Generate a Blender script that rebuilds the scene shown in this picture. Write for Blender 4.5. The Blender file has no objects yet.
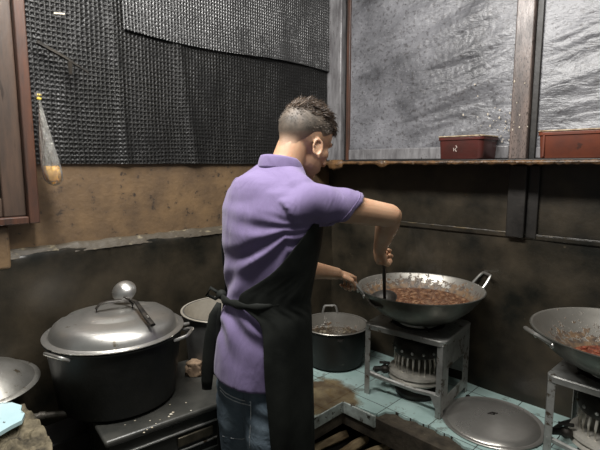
import bpy, bmesh, math, random
from mathutils import Vector as V, Matrix as M4, noise as NZ
from mathutils.geometry import tessellate_polygon
rnd = random.Random(7)
PI = math.pi
sc = bpy.context.scene
COL = sc.collection
def R(d): return math.radians(d)

# ---------------------------------------------------------------- camera
FPX = 460.0; PITCH = 7.43; CAMZ = 1.4
cd = bpy.data.cameras.new('camera'); cam = bpy.data.objects.new('camera', cd); COL.objects.link(cam)
cd.sensor_width = 36; cd.lens = FPX/600*36; cd.clip_start = .02
cam.location = (0, 0, CAMZ); cam.rotation_euler = (R(90-PITCH), 0, 0)
sc.camera = cam
CM = cam.rotation_euler.to_matrix()
def ray(px, py): return CM @ V(((px-300)/FPX, (225-py)/FPX, -1))
def at_z(px, py, z):
    d = ray(px, py); t = (z-CAMZ)/d.z; return V((d.x*t, d.y*t, z))
def at_y(px, py, y):
    d = ray(px, py); t = y/d.y; return V((d.x*t, y, CAMZ+d.z*t))

# ---------------------------------------------------------------- materials
MATS = {}
def nt(name):
    m = bpy.data.materials.new(name); m.use_nodes = True
    t = m.node_tree; return m, t, t.nodes['Principled BSDF']
def N(t, typ, **k):
    n = t.nodes.new(typ)
    for a, b in k.items():
        if a in n.inputs: n.inputs[a].default_value = b
        else: setattr(n, a, b)
    return n
def ramp(t, src, stops):
    r = t.nodes.new('ShaderNodeValToRGB'); e = r.color_ramp.elements
    while len(e) < len(stops): e.new(.5)
    for i, (p, c) in enumerate(stops):
        e[i].position = p; e[i].color = (*c, 1) if len(c) == 3 else c
    t.links.new(src, r.inputs[0]); return r.outputs[0]
def mix(t, fac, a, b):
    m = t.nodes.new('ShaderNodeMix'); m.data_type = 'RGBA'
    if isinstance(fac, (int, float)): m.inputs[0].default_value = fac
    else: t.links.new(fac, m.inputs[0])
    for i, c in ((6, a), (7, b)):
        if isinstance(c, tuple): m.inputs[i].default_value = (*c, 1)
        else: t.links.new(c, m.inputs[i])
    return m.outputs[2]
def math_(t, op, a, b=0.0, clamp=False):
    m = t.nodes.new('ShaderNodeMath'); m.operation = op; m.use_clamp = clamp
    for i, c in enumerate((a, b)):
        if isinstance(c, (int, float)): m.inputs[i].default_value = c
        else: t.links.new(c, m.inputs[i])
    return m.outputs[0]
def coord(t, scale=(1, 1, 1)):
    tc = t.nodes.new('ShaderNodeTexCoord'); mp = t.nodes.new('ShaderNodeMapping')
    mp.inputs['Scale'].default_value = scale
    t.links.new(tc.outputs['Object'], mp.inputs[0]); return mp.outputs[0]
def noise(t, co, scale, detail=4, rough=.55, dist=0):
    n = N(t, 'ShaderNodeTexNoise', Scale=scale, Detail=detail, Roughness=rough, Distortion=dist)
    t.links.new(co, n.inputs['Vector']); return n.outputs[0]
def bump(t, bsdf, h, strength=.3, dist=.01, normal=None):
    b = N(t, 'ShaderNodeBump', Strength=strength, Distance=dist)
    t.links.new(h, b.inputs['Height'])
    if normal: t.links.new(normal, b.inputs['Normal'])
    t.links.new(b.outputs[0], bsdf.inputs['Normal']); return b.outputs[0]

def basic(name, c1, c2=None, rough=.6, metal=0, scale=20, stretch=(1, 1, 1), bstr=.15, bscale=None, rvar=.15, spots=None, spec=.5, lo=.35, hi=.68):
    """two-tone noise colour, noisy roughness, fine bump, optional dirt spots (colour, scale, threshold)"""
    if name in MATS: return MATS[name]
    m, t, b = nt(name); c2 = c2 or tuple(x*.7 for x in c1)
    co = coord(t, stretch)
    n = noise(t, co, scale, 6, .6)
    col = ramp(t, n, [(lo, c1), (hi, c2)])
    if spots:
        s = noise(t, co, spots[1], 5, .65)
        mask = ramp(t, s, [(spots[2], (0, 0, 0)), (spots[2]+.05, (1, 1, 1))])
        col = mix(t, mask, col, spots[0])
    t.links.new(col, b.inputs['Base Color'])
    rr = math_(t, 'MULTIPLY_ADD', n, rvar*2)
    t.nodes[-1].inputs[2].default_value = rough-rvar
    t.links.new(rr, b.inputs['Roughness'])
    b.inputs['Metallic'].default_value = metal
    b.inputs['Specular IOR Level'].default_value = spec
    if bstr: bump(t, b, noise(t, co, bscale or scale*3, 5, .6), bstr, .004)
    MATS[name] = m; return m

ALU = basic('worn_aluminium', (.52, .51, .48), (.30, .29, .26), .36, .85, 9, bstr=.12, bscale=40, spots=((.16, .13, .09), 22, .62))
ALUB = basic('bright_aluminium', (.66, .65, .62), (.42, .41, .38), .33, .9, 6, bstr=.08, bscale=60, spots=((.25, .21, .15), 14, .66))
STEEL = basic('dull_steel', (.46, .46, .44), (.25, .25, .23), .42, .55, 14, bstr=.12, spots=((.10, .075, .05), 18, .58))
SOOT = basic('sooty_pot', (.006, .007, .006), (.017, .017, .015), .5, .0, 8, bstr=.25, bscale=50, spots=((.055, .052, .045), 18, .68), spec=.4)
BLACK = basic('black_enamel', (.022, .024, .022), (.04, .04, .035), .3, .1, 10, bstr=.12, bscale=80, spots=((.12, .11, .085), 60, .70))
IRON = basic('dark_iron', (.018, .017, .016), (.045, .038, .03), .5, .5, 30, bstr=.3)
WOKOUT = basic('wok_outside', (.20, .20, .175), (.08, .078, .066), .40, .75, 8, bstr=.2, bscale=40)
LOWALL = basic('grimy_black_wall', (.008, .008, .006), (.050, .039, .025), .42, 0, 4, bstr=.5, bscale=22, rvar=.12, spots=((.055, .045, .03), 30, .70), spec=.4)
PLASTER = basic('brown_greasy_plaster', (.19, .122, .064), (.075, .050, .032), .5, 0, 6, bstr=.7, bscale=35, spots=((.045, .033, .024), 24, .6))
CREAM = basic('chipped_cream_paint', (.060, .048, .032), (.26, .22, .14), .6, 0, 16, (1, 1, 3), .5, lo=.57, hi=.70)
WOODR = basic('red_brown_wood', (.10, .045, .028), (.038, .024, .019), .42, 0, 6, (6, 6, .8), .25, spots=((.02, .016, .013), 12, .62))
WOODG = basic('grey_grimy_wood', (.24, .235, .24), (.10, .095, .098), .32, 0, 9, (4, 4, .9), .3, spots=((.025, .02, .018), 30, .64))
WOODB = basic('grey_brown_wood', (.20, .155, .135), (.085, .07, .065), .34, 0, 7, (4, 4, .9), .3, spots=((.02, .015, .012), 70, .55))
DARKW = basic('black_wood', (.011, .010, .009), (.022, .019, .016), .45, 0, 10, (1, 1, 1), .3)
CONC = basic('rough_brown_concrete', (.10, .08, .055), (.035, .028, .02), .8, 0, 18, bstr=1, bscale=40, spots=((.13, .11, .08), 35, .66))
ROCK = basic('broken_mortar', (.21, .175, .11), (.03, .025, .016), .85, 0, 22, bstr=1, bscale=30)
FLOORM = basic('dark_floor', (.02, .018, .015), (.045, .04, .03), .6, 0, 5, bstr=.4)
FIREW = basic('split_firewood', (.42, .32, .18), (.14, .09, .045), .7, 0, 8, (1, 1, 5), .5)
CRUMB = basic('pale_crumbs', (.7, .66, .55), (.5, .42, .3), .7, 0, 30)
SPONGE = basic('orange_stone', (.36, .25, .16), (.10, .065, .04), .8, 0, 25, bstr=.8, bscale=50)
SKIN = basic('skin', (.50, .305, .19), (.42, .235, .14), .45, 0, 14, bstr=.06, bscale=120, rvar=.08)
SKIN.node_tree.nodes['Principled BSDF'].inputs['Subsurface Weight'].default_value = .12
SKIN.node_tree.nodes['Principled BSDF'].inputs['Subsurface Radius'].default_value = (.012, .005, .003)
HAIR = basic('dark_brown_hair', (.022, .014, .010), (.10, .068, .045), .38, 0, 60, bstr=0, rvar=.1)
FADE0 = basic('cropped_grey_hair', (.115, .095, .07), (.20, .155, .11), .6, 0, 34, bstr=.4, bscale=320)
APRON = basic('black_apron_cloth', (.009, .010, .009), (.022, .024, .021), .65, 0, 8, bstr=.35, bscale=14, spec=.12)
PIPING = basic('pale_stitching', (.7, .72, .73), (.5, .53, .55), .8, 0, 60)
REDPL = basic('dark_red_plastic', (.09, .022, .018), (.05, .018, .015), .33, 0, 9, bstr=.15, spots=((.035, .02, .016), 26, .64))
REDPL2 = basic('orange_red_plastic', (.17, .047, .024), (.10, .032, .02), .38, 0, 9, bstr=.15, spots=((.06, .025, .018), 22, .62))
GREASE = basic('burnt_brown_grease', (.16, .085, .035), (.03, .02, .013), .4, 0, 26, bstr=.9, bscale=70, spots=((.45, .38, .26), 30, .66))
YELL = basic('yellow_plastic', (.8, .62, .12), (.7, .5, .1), .4, 0, 20)
TUBEM = basic('rusty_pipe', (.11, .10, .085), (.05, .045, .035), .5, .5, 40, bstr=.4)
EYEW = basic('eye_white', (.75, .72, .68), (.7, .66, .62), .2, 0, 10, bstr=0, rvar=.02)
EYED = basic('dark_iris', (.03, .015, .01), (.02, .01, .01), .15, 0, 10, bstr=0, rvar=.02)
SHOE = basic('black_shoe', (.02, .02, .02), (.04, .04, .04), .5, 0, 10)
TILEB = basic('tile_body_edge', (.55, .62, .58), (.25, .27, .24), .4, 0, 18, bstr=.1, spots=((.07, .06, .045), 30, .57))

def fade_mat():
    m, t, b = nt('cropped_fading_hair'); co = coord(t)
    s = t.nodes.new('ShaderNodeSeparateXYZ'); tc = t.nodes.new('ShaderNodeTexCoord'); t.links.new(tc.outputs['Object'], s.inputs[0])
    n = noise(t, co, 38, 4, .6); f = noise(t, co, 420, 3, .7)
    col = ramp(t, n, [(.35, (.045, .037, .028)), (.65, (.13, .10, .075))])
    col = mix(t, math_(t, 'MULTIPLY', f, .5), col, (.05, .04, .03))
    mr = t.nodes.new('ShaderNodeMapRange'); t.links.new(math_(t, 'ADD', s.outputs[2], math_(t, 'MULTIPLY', n, .02)), mr.inputs[0])
    mr.inputs[1].default_value = 1.455; mr.inputs[2].default_value = 1.515
    t.links.new(mix(t, mr.outputs[0], (.46, .275, .17), col), b.inputs['Base Color'])
    b.inputs['Roughness'].default_value = .55; bump(t, b, f, .35, .003); return m
FADE = fade_mat()
def shirt_mat():
    m, t, b = nt('purple_cotton'); co = coord(t)
    n = noise(t, co, 5, 5)
    col = ramp(t, n, [(.3, (.145, .110, .222)), (.7, (.188, .146, .28))])
    w = noise(t, co, 700, 2)
    col2 = mix(t, math_(t, 'MULTIPLY', w, .25), col, (.27, .22, .35))
    t.links.new(col2, b.inputs['Base Color']); b.inputs['Roughness'].default_value = .85
    b.inputs['Specular IOR Level'].default_value = .2
    b.inputs['Sheen Weight'].default_value = .15
    h = math_(t, 'ADD', noise(t, coord(t, (1, 1, .35)), 16, 3, .5, .8), math_(t, 'MULTIPLY', w, .06))
    bump(t, b, h, .35, .02); return m
SHIRT = shirt_mat()
def jeans_mat():
    m, t, b = nt('blue_denim'); co = coord(t)
    n = noise(t, co, 9, 5); w = noise(t, coord(t, (1, 1, .25)), 420, 2)
    col = ramp(t, n, [(.32, (.055, .080, .108)), (.68, (.19, .245, .29))])
    t.links.new(mix(t, math_(t, 'MULTIPLY', w, .35), col, (.16, .20, .24)), b.inputs['Base Color'])
    b.inputs['Roughness'].default_value = .9; b.inputs['Specular IOR Level'].default_value = .2
    bump(t, b, math_(t, 'ADD', noise(t, co, 18, 4, .5, 1), math_(t, 'MULTIPLY', w, .1)), .5, .012); return m
JEANS = jeans_mat()

def grid_mat(name, pitch, base, knob, rough, kb=.6, thr=.55, var=5, sp_=.7):
    """moulded grid sheet: a lattice of raised dots over dark cells, smeared with grease"""
    m, t, b = nt(name)
    tc = t.nodes.new('ShaderNodeTexCoord'); warp = t.nodes.new('ShaderNodeVectorMath'); warp.operation = 'MULTIPLY_ADD'
    nn = N(t, 'ShaderNodeTexNoise', Scale=2.0, Detail=2); t.links.new(tc.outputs['Object'], nn.inputs['Vector'])
    t.links.new(nn.outputs['Color'], warp.inputs[0]); warp.inputs[1].default_value = (.035, .035, .035); t.links.new(tc.outputs['Object'], warp.inputs[2])
    s = t.nodes.new('ShaderNodeSeparateXYZ'); t.links.new(warp.outputs[0], s.inputs[0])
    k = 2*PI/pitch
    sx = math_(t, 'SINE', math_(t, 'MULTIPLY', s.outputs[0], k)); sz = math_(t, 'SINE', math_(t, 'MULTIPLY', s.outputs[2], k))
    mx = math_(t, 'MAXIMUM', sx, sz)                       # lattice ribs
    rib = ramp(t, mx, [(.55, (0, 0, 0)), (.95, (1, 1, 1))])
    big = noise(t, tc.outputs['Object'], var, 5, .6); fine = noise(t, tc.outputs['Object'], 75, 3, .7)
    g = ramp(t, math_(t, 'MULTIPLY', big, math_(t, 'ADD', fine, .5)), [(.35, (0, 0, 0)), (.75, (1, 1, 1))])
    fac = math_(t, 'MULTIPLY', rib, math_(t, 'MULTIPLY_ADD', g, .8)); t.nodes[-2].inputs[2].default_value = .15
    col = mix(t, fac, base, knob)
    t.links.new(col, b.inputs['Base Color'])
    r_ = math_(t, 'MULTIPLY_ADD', fine, .35); t.nodes[-1].inputs[2].default_value = rough-.15
    t.links.new(r_, b.inputs['Roughness'])
    b.inputs['Specular IOR Level'].default_value = sp_
    h = math_(t, 'ADD', math_(t, 'MULTIPLY', mx, math_(t, 'ADD', g, .35)), math_(t, 'MULTIPLY', fine, 1.1))
    n1 = bump(t, b, h, kb, .004)
    bump(t, b, noise(t, coord(t, (1, 1, .25)), 5, 3), .5, .05, n1)
    return m
MESH1 = grid_mat('black_grid_sheet', .0165, (.004, .004, .004), (.022, .021, .018), .42, .7, sp_=.4)
MESH2 = grid_mat('glossy_black_grid_sheet', .0145, (.02, .02, .02), (.13, .13, .13), .30, .9, sp_=.8)

def sheet_mat():
    m, t, b = nt('smoky_plastic_sheet'); co = coord(t)
    n = noise(t, co, 3, 6, .6); f = noise(t, co, 95, 4, .75)
    col = ramp(t, n, [(.34, (.045, .045, .05)), (.62, (.20, .20, .215))])
    sp = ramp(t, f, [(.60, (0, 0, 0)), (.68, (1, 1, 1))]); 
    dk = ramp(t, noise(t, co, 60, 4, .7), [(.55, (0, 0, 0)), (.60, (1, 1, 1))])
    col = mix(t, math_(t, 'MULTIPLY', sp, .6), col, (.34, .34, .36))
    col = mix(t, math_(t, 'MULTIPLY', dk, .6), col, (.03, .025, .025))
    t.links.new(col, b.inputs['Base Color'])
    r_ = math_(t, 'MULTIPLY_ADD', n, .25); t.nodes[-1].inputs[2].default_value = .24
    t.links.new(r_, b.inputs['Roughness']); b.inputs['Specular IOR Level'].default_value = .8
    n1 = bump(t, b, noise(t, coord(t, (.5, 1, 1.6)), 11, 4, .6, .6), .32, .02)
    bump(t, b, f, .4, .003, n1); return m
SHEET = sheet_mat()

def tile_mat(name, c1, c2, pitch=.2, grout=True):
    m, t, b = nt(name); co = coord(t)
    n = noise(t, co, 8, 5); col = ramp(t, n, [(.35, c1), (.7, c2)])
    tc = t.nodes.new('ShaderNodeTexCoord'); s = t.nodes.new('ShaderNodeSeparateXYZ'); t.links.new(tc.outputs['Object'], s.inputs[0])
    gr = None
    if grout:
        for o, off in ((0, .035), (1, .085)):
            v = math_(t, 'PINGPONG', math_(t, 'ADD', s.outputs[o], off+10), pitch/2)
            e = math_(t, 'LESS_THAN', v, .0017)
            gr = e if gr is None else math_(t, 'MAXIMUM', gr, e)
        col = mix(t, gr, col, (.02, .018, .014))
    d = ramp(t, noise(t, co, 13, 6, .7), [(.58, (0, 0, 0)), (.62, (1, 1, 1))])
    col = mix(t, math_(t, 'MULTIPLY', d, .55), col, (.10, .09, .065))
    # the oily brown spill in front of the pot in the corner
    vx = math_(t, 'ADD', s.outputs[0], -SPILL[0]); vy = math_(t, 'ADD', s.outputs[1], -SPILL[1])
    dd = math_(t, 'SQRT', math_(t, 'ADD', math_(t, 'MULTIPLY', vx, vx), math_(t, 'MULTIPLY', vy, vy)))
    dd = math_(t, 'ADD', dd, math_(t, 'MULTIPLY', noise(t, co, 12, 3), .12))
    o_ = ramp(t, dd, [(.21, (1, 1, 1)), (.25, (0, 0, 0))])
    sp2 = ramp(t, noise(t, co, 9, 4, .6), [(.4, (.10, .05, .015)), (.62, (.24, .17, .08))])
    col = mix(t, math_(t, 'MULTIPLY', o_, .92), col, sp2)
    k2 = ramp(t, noise(t, co, 30, 4, .7), [(.66, (0, 0, 0)), (.7, (1, 1, 1))])
    col = mix(t, k2, col, (.03, .025, .02))
    t.links.new(col, b.inputs['Base Color']); b.inputs['Roughness'].default_value = .28
    if gr: bump(t, b, math_(t, 'MULTIPLY', gr, -1), .4, .003)
    return m

def wok_in(name, z0, z1):
    """inner wall of a wok: grey metal, a band of dried brown sauce between heights z0 and z1"""
    m, t, b = nt(name); co = coord(t)
    tc = t.nodes.new('ShaderNodeTexCoord'); s = t.nodes.new('ShaderNodeSeparateXYZ'); t.links.new(tc.outputs['Object'], s.inputs[0])
    n = noise(t, co, 7, 4); col = ramp(t, n, [(.3, (.42, .40, .36)), (.7, (.28, .265, .235))])
    f = noise(t, co, 48, 4, .75)
    zz = math_(t, 'ADD', s.outputs[2], math_(t, 'MULTIPLY', noise(t, co, 9, 3), -.05))
    mr = t.nodes.new('ShaderNodeMapRange'); t.links.new(zz, mr.inputs[0])
    mr.inputs[1].default_value = z0-.025; mr.inputs[2].default_value = z1-.025; mr.inputs[3].default_value = .62; mr.inputs[4].default_value = .0
    k = ramp(t, math_(t, 'ADD', f, math_(t, 'MULTIPLY', mr.outputs[0], .45)), [(.62, (0, 0, 0)), (.68, (1, 1, 1))])
    c2 = ramp(t, noise(t, co, 38, 3), [(.4, (.035, .016, .007)), (.62, (.16, .085, .03))])
    t.links.new(mix(t, math_(t, 'MULTIPLY', k, .85), col, c2), b.inputs['Base Color'])
    t.links.new(math_(t, 'MULTIPLY', math_(t, 'SUBTRACT', 1, k), .7), b.inputs['Metallic'])
    b.inputs['Roughness'].default_value = .4
    bump(t, b, math_(t, 'MULTIPLY', k, f), .6, .006); return m

def sauce_mat(name, a, b_, c):
    m, t, b = nt(name); co = coord(t)
    f = noise(t, co, 42, 5, .7); 
    t.links.new(ramp(t, f, [(.36, a), (.52, b_), (.66, c)]), b.inputs['Base Color'])
    b.inputs['Roughness'].default_value = .16; b.inputs['Specular IOR Level'].default_value = .6
    bump(t, b, noise(t, co, 55, 4, .6), .9, .01); return m
SAUCE = sauce_mat('brown_stew_sauce', (.060, .024, .012), (.13, .055, .028), (.30, .19, .11))
SAUCE2 = sauce_mat('red_chilli_sauce', (.07, .018, .01), (.17, .035, .018), (.30, .14, .08))
SAUCE3 = sauce_mat('dark_broth', (.02, .014, .008), (.045, .03, .018), (.16, .13, .08))
CHUNK = basic('cooked_chunks', (.24, .14, .08), (.13, .06, .03), .3, 0, 40)
CHUNK2 = basic('red_chunks', (.22, .045, .025), (.2, .10, .05), .3, 0, 40)

def bag_mat():
    m, t, b = nt('clear_plastic_bag')
    b.inputs['Base Color'].default_value = (.9, .88, .82, 1); b.inputs['Roughness'].default_value = .12
    b.inputs['Transmission Weight'].default_value = .85; b.inputs['IOR'].default_value = 1.25
    bump(t, b, noise(t, coord(t, (3, 3, .7)), 20, 3, .5, 1.5), .8, .02); return m
BAG = bag_mat()
AMBER = basic('amber_oil', (.85, .50, .06), (.75, .38, .04), .12, 0, 20, bstr=0, rvar=.03)
AMBER.node_tree.nodes['Principled BSDF'].inputs['Transmission Weight'].default_value = .4
def glass_dark():
    m, t, b = nt('grimy_dark_glass'); co = coord(t)
    t.links.new(ramp(t, noise(t, co, 10, 5), [(.4, (.006, .006, .007)), (.75, (.03, .03, .03))]), b.inputs['Base Color'])
    b.inputs['Roughness'].default_value = .2; return m
GLASSD = glass_dark()

# ---------------------------------------------------------------- mesh builder
class MB:
    def __init__(s): s.v = []; s.f = []; s.mi = []; s.cur = 0
    def _f(s, f): s.f.append(f); s.mi.append(s.cur)
    def box(s, a, b, M=None):
        x0, y0, z0 = a; x1, y1, z1 = b; n = len(s.v)
        p = [V(q) for q in ((x0,y0,z0),(x1,y0,z0),(x1,y1,z0),(x0,y1,z0),(x0,y0,z1),(x1,y0,z1),(x1,y1,z1),(x0,y1,z1))]
        s.v += [M @ q for q in p] if M else p
        for f in ((0,3,2,1),(4,5,6,7),(0,1,5,4),(1,2,6,5),(2,3,7,6),(3,0,4,7)): s._f([n+i for i in f])
        return s
    def rings(s, rs, cap=(True, True), closed=True):
        """rs: list of equal-length point lists"""
        n = len(s.v); k = len(rs[0])
        for r_ in rs: s.v += [V(p) for p in r_]
        for i in range(len(rs)-1):
            for j in range(k if closed else k-1):
                a = n+i*k+j; b = n+i*k+(j+1) % k; s._f([a, b, b+k, a+k])
        if cap[0]: s._f([n+j for j in range(k)][::-1])
        if cap[1]: s._f([n+(len(rs)-1)*k+j for j in range(k)])
        return s
    def lathe(s, prof, seg=48, M=None, cap=(False, False)):
        rs = [[V((r_*math.cos(2*PI*j/seg), r_*math.sin(2*PI*j/seg), z)) for j in range(seg)] for r_, z in prof]
        if M: rs = [[M @ p for p in r_] for r_ in rs]
        return s.rings(rs, cap)
    def tube(s, pts, rad, seg=10, flat=1.0, up=V((0, 0, 1))):
        pts = [V(p) for p in pts]; n = len(pts)
        if not hasattr(rad, '__len__'): rad = [rad]*n
        rs = []; 
        for i, p in enumerate(pts):
            d = (pts[min(i+1, n-1)]-pts[max(i-1, 0)]).normalized()
            u = up - d*up.dot(d)
            if u.length < .05: u = V((1, 0, 0)) - d*d.x
            u.normalize(); w = d.cross(u)
            rs.append([p + u*(math.cos(2*PI*j/seg)*rad[i]*flat) + w*(math.sin(2*PI*j/seg)*rad[i]) for j in range(seg)])
        return s.rings(rs)
    def capsule(s, pts, rad, seg=12):
        """tube with rounded ends"""
        pts = [V(p) for p in pts]; rad = list(rad) if hasattr(rad, '__len__') else [rad]*len(pts)
        d0 = (pts[0]-pts[1]).normalized(); d1 = (pts[-1]-pts[-2]).normalized()
        r0, r1 = rad[0], rad[-1]
        P = [pts[0]+d0*r0*.95, pts[0]+d0*r0*.7]+pts+[pts[-1]+d1*r1*.7, pts[-1]+d1*r1*.95]
        Q = [r0*.3, r0*.72]+rad+[r1*.72, r1*.3]
        return s.tube(P, Q, seg)
    def ell(s, c, r_, M=None, u=20, w=12):
        rs = []
        for i in range(w+1):
            a = -PI/2 + PI*(i+.0)/w
            a = max(min(a, PI/2-.06), -PI/2+.06)
            rs.append([V((r_[0]*math.cos(a)*math.cos(2*PI*j/u), r_[1]*math.cos(a)*math.sin(2*PI*j/u), r_[2]*math.sin(a)))+V(c) for j in range(u)])
        if M: rs = [[M @ p for p in q] for q in rs]
        return s.rings(rs)
    def prism(s, poly, z0, z1):
        n = len(s.v); k = len(poly)
        s.v += [V((x, y, z0)) for x, y in poly]+[V((x, y, z1)) for x, y in poly]
        for j in range(k): s._f([n+j, n+(j+1) % k, n+k+(j+1) % k, n+k+j])
        for tri in tessellate_polygon([[V((x, y, 0)) for x, y in poly]]):
            s._f([n+i for i in tri][::-1]); s._f([n+k+i for i in tri])
        return s
    def grid(s, fn, nu, nv, closed=False):
        rs = [[V(fn(i/(nu-1), j/(nv-1))) for j in range(nv)] for i in range(nu)]
        return s.rings(rs, (False, False), closed)
    def mesh(s, name, mats, smooth=True):
        me = bpy.data.meshes.new(name); me.from_pydata([tuple(p) for p in s.v], [], s.f)
        if not isinstance(mats, (list, tuple)): mats = [mats]
        for m in mats: me.materials.append(m)
        for p, mi in zip(me.polygons, s.mi): p.material_index = mi
        bm = bmesh.new(); bm.from_mesh(me); bmesh.ops.recalc_face_normals(bm, faces=bm.faces); bm.to_mesh(me); bm.free()
        if smooth: me.polygons.foreach_set('use_smooth', [True]*len(me.polygons))
        return me

def link(name, me, parent=None, bevel=0, auto=35, mat=None, solid=0, subs=0):
    o = bpy.data.objects.new(name, me); COL.objects.link(o)
    if parent: o.parent = parent
    if solid:
        m = o.modifiers.new('s', 'SOLIDIFY'); m.thickness = solid; m.offset = 0
    if bevel:
        m = o.modifiers.new('b', 'BEVEL'); m.width = bevel; m.segments = 3; m.limit_method = 'ANGLE'; m.angle_limit = R(35)
    if subs:
        m = o.modifiers.new('u', 'SUBSURF'); m.levels = m.render_levels = subs
    if auto:
        try: me.set_sharp_from_angle(angle=R(auto))
        except Exception: pass
    return o
def obj(name, mb, mats, parent=None, **k): return link(name, mb.mesh(name, mats), parent, **k)
def tag(o, label=None, cat=None, group=None, kind=None):
    for k, v in (('label', label), ('category', cat), ('group', group), ('kind', kind)):
        if v: o[k] = v
    return o
def thing(name, label, cat, loc=(0, 0, 0), rz=0, group=None, kind=None):
    o = bpy.data.objects.new(name, None); COL.objects.link(o); o.empty_display_size = .05
    o.location = loc; o.rotation_euler = (0, 0, rz); return tag(o, label, cat, group, kind)
def copy_tree(o, parent=None):
    c = o.copy(); COL.objects.link(c); c.parent = parent
    for ch in list(o.children): copy_tree(ch, c)
    return c
def fuse(mb, voxel, smooth_it=6, fac=.5, disp=None):
    """merge overlapping closed shapes into one continuous surface"""
    me = mb.mesh('tmp', []) ; o = bpy.data.objects.new('tmp', me); COL.objects.link(o)
    m = o.modifiers.new('r', 'REMESH'); m.mode = 'VOXEL'; m.voxel_size = voxel
    m = o.modifiers.new('s', 'SMOOTH'); m.factor = fac; m.iterations = smooth_it
    dg = bpy.context.evaluated_depsgraph_get(); dg.update()
    out = bpy.data.meshes.new_from_object(o.evaluated_get(dg)); bpy.data.objects.remove(o)
    if disp:
        nn = [v.normal.copy() for v in out.vertices]
        for v, n in zip(out.vertices, nn): v.co = v.co + n*disp(v.co, n)
    out.polygons.foreach_set('use_smooth', [True]*len(out.polygons)); out.materials.clear()
    return out

# ---------------------------------------------------------------- walls
CX, CY = .179, 2.771                    # the room's corner
S2 = math.sqrt(.5)
ML = M4.Translation((CX, CY, 0)) @ M4.Rotation(R(225), 4, 'Z')     # local: x = along wall from the corner, y = off the wall
MR = M4.Translation((CX, CY, 0)) @ M4.Rotation(R(135), 4, 'Z')     # local: x = -(distance from corner), y = off the wall
def wobj(name, mb, mats, W, **k):
    o = obj(name, mb, mats, **k); o.matrix_world = W; return o
def Lp(s, d, z): return ML @ V((s, d, z))
def Rp(s, d, z): return MR @ V((-s, d, z))

tag(obj('floor', MB().box((-2.5, -.6, -.05), (2.6, 3.2, 0)), FLOORM), kind='structure')
# left wall: black thick lower part, chipped ledge, brown plaster above
tag(wobj('wall_left', MB().box((-.1, -.15, 0), (2.9, 0, 2.8)), PLASTER, ML), kind='structure')
def rough_slab(x0, x1, y1, z0, z1, amp, nx=60, nz=40, y0=-.02):
    mb = MB()
    def f(u, v):
        # front face plus top, wobbly top edge
        x = x0+(x1-x0)*u
        if v < .82: z = z0+(z1-z0)*v/.82; y = y1+amp*NZ.noise((x*4, z*5, 1.3))
        else:
            k = (v-.82)/.18; z = z1+.012*NZ.noise((x*9, 7, 0))+.006*NZ.noise((x*40, k*3, 0))+.02*k; y = (y1+amp*NZ.noise((x*4, z1*5, 1.3)))*(1-k)+y0*k
        return (x, y, z)
    return mb.grid(f, nx, nz)
lw = rough_slab(-.05, 2.9, .035, 0, 1.085, .012, 90, 60)
tag(wobj('wall_left_lower', lw, LOWALL, ML), kind='structure')
mb = MB()
def ledge(u, v):
    x = 2.9*u; a = v*PI*.95
    w = .5+.5*NZ.noise((x*7, 2, 3)); hh = .012+.007*NZ.noise((x*14, 0, 5))
    return (x, .034+.008*w - .040*(v) + .004*NZ.noise((x*60, v*4, 0)), 1.078+hh*math.sin(a)*1.3+.026*v+.003*NZ.noise((x*50, v*5, 9)))
mb.grid(ledge, 260, 8)
tag(wobj('trim_1', mb, CREAM, ML), kind='structure')
mb = MB(); mb.box((1.69, -.01, 1.045), (1.95, .042, 1.197))
tag(wobj('trim_2', mb, PLASTER, ML, bevel=.012), kind='structure')
# right wall
tag(wobj('wall_right', MB().box((-2.6, -.15, 0), (.1, 0, 2.8)), DARKW, MR), kind='structure')
mb = MB(); 
def rl(u, v):
    x = -2.6*u; z = 1.1*v; return (x, .012+.01*NZ.noise((x*4, z*5, 4)), z)
mb.grid(rl, 80, 50)
tag(wobj('wall_right_lower', mb, LOWALL, MR), kind='structure')
mb = MB(); mb.box((-2.6, 0, 1.085), (0, .022, 1.106)).box((-2.6, 0, 1.106), (0, .010, 1.42))
tag(wobj('trim_3', mb, LOWALL, MR, bevel=.004), kind='structure')
mb = MB(); mb.box((-1.135, .0, 1.09), (-1.06, .045, 1.40)); mb.box((-1.18, 0, 1.09), (-1.135, .025, 1.40))
tag(wobj('trim_4', mb, DARKW, MR, bevel=.004), kind='structure')
# crusty line of old grease on the seam
mb = MB()
def seam(u, v):
    x = -2.3*u; a = v*2*PI; r_ = .003+.005*abs(NZ.noise((x*12, 1, 1)))+.002*NZ.noise((x*70, a, 0))
    return (x, .020+r_*math.cos(a), 1.106+r_*math.sin(a))
mb.grid(seam, 220, 7)
tag(wobj('trim_5', mb, basic('old_grease', (.03, .024, .015), (.13, .095, .045), .5, 0, 14, lo=.52, hi=.72), MR), kind='structure')

# upper right: posts, rails, smoky sheets
mb = MB(); mb.box((-.115, 0, 1.425), (-.005, .045, 2.75))
tag(wobj('corner_post', mb, WOODG, MR, bevel=.006), 'wide grey grimy post in the corner beside the black grid sheets', 'post')
mb = MB(); mb.box((-.165, 0, 1.425), (-.142, .03, 2.75))
tag(wobj('edge_batten', mb, WOODR, MR, bevel=.004), 'thin dark red-brown batten just right of the grey corner post', 'batten')
mb = MB(); mb.box((-1.128, 0, 1.425), (-1.056, .05, 2.75))
tag(wobj('wall_post', mb, WOODB, MR, bevel=.005), 'grey-brown speckled post standing between the two smoky plastic sheets', 'post')
mb = MB(); mb.box((-1.156, 0, 1.425), (-1.130, .03, 2.75))
tag(wobj('dark_batten', mb, DARKW, MR, bevel=.003), 'narrow black batten along the right side of the speckled post', 'batten')
mb = MB(); mb.box((-1.052, 0, 1.427), (-.17, .038, 1.485))
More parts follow.
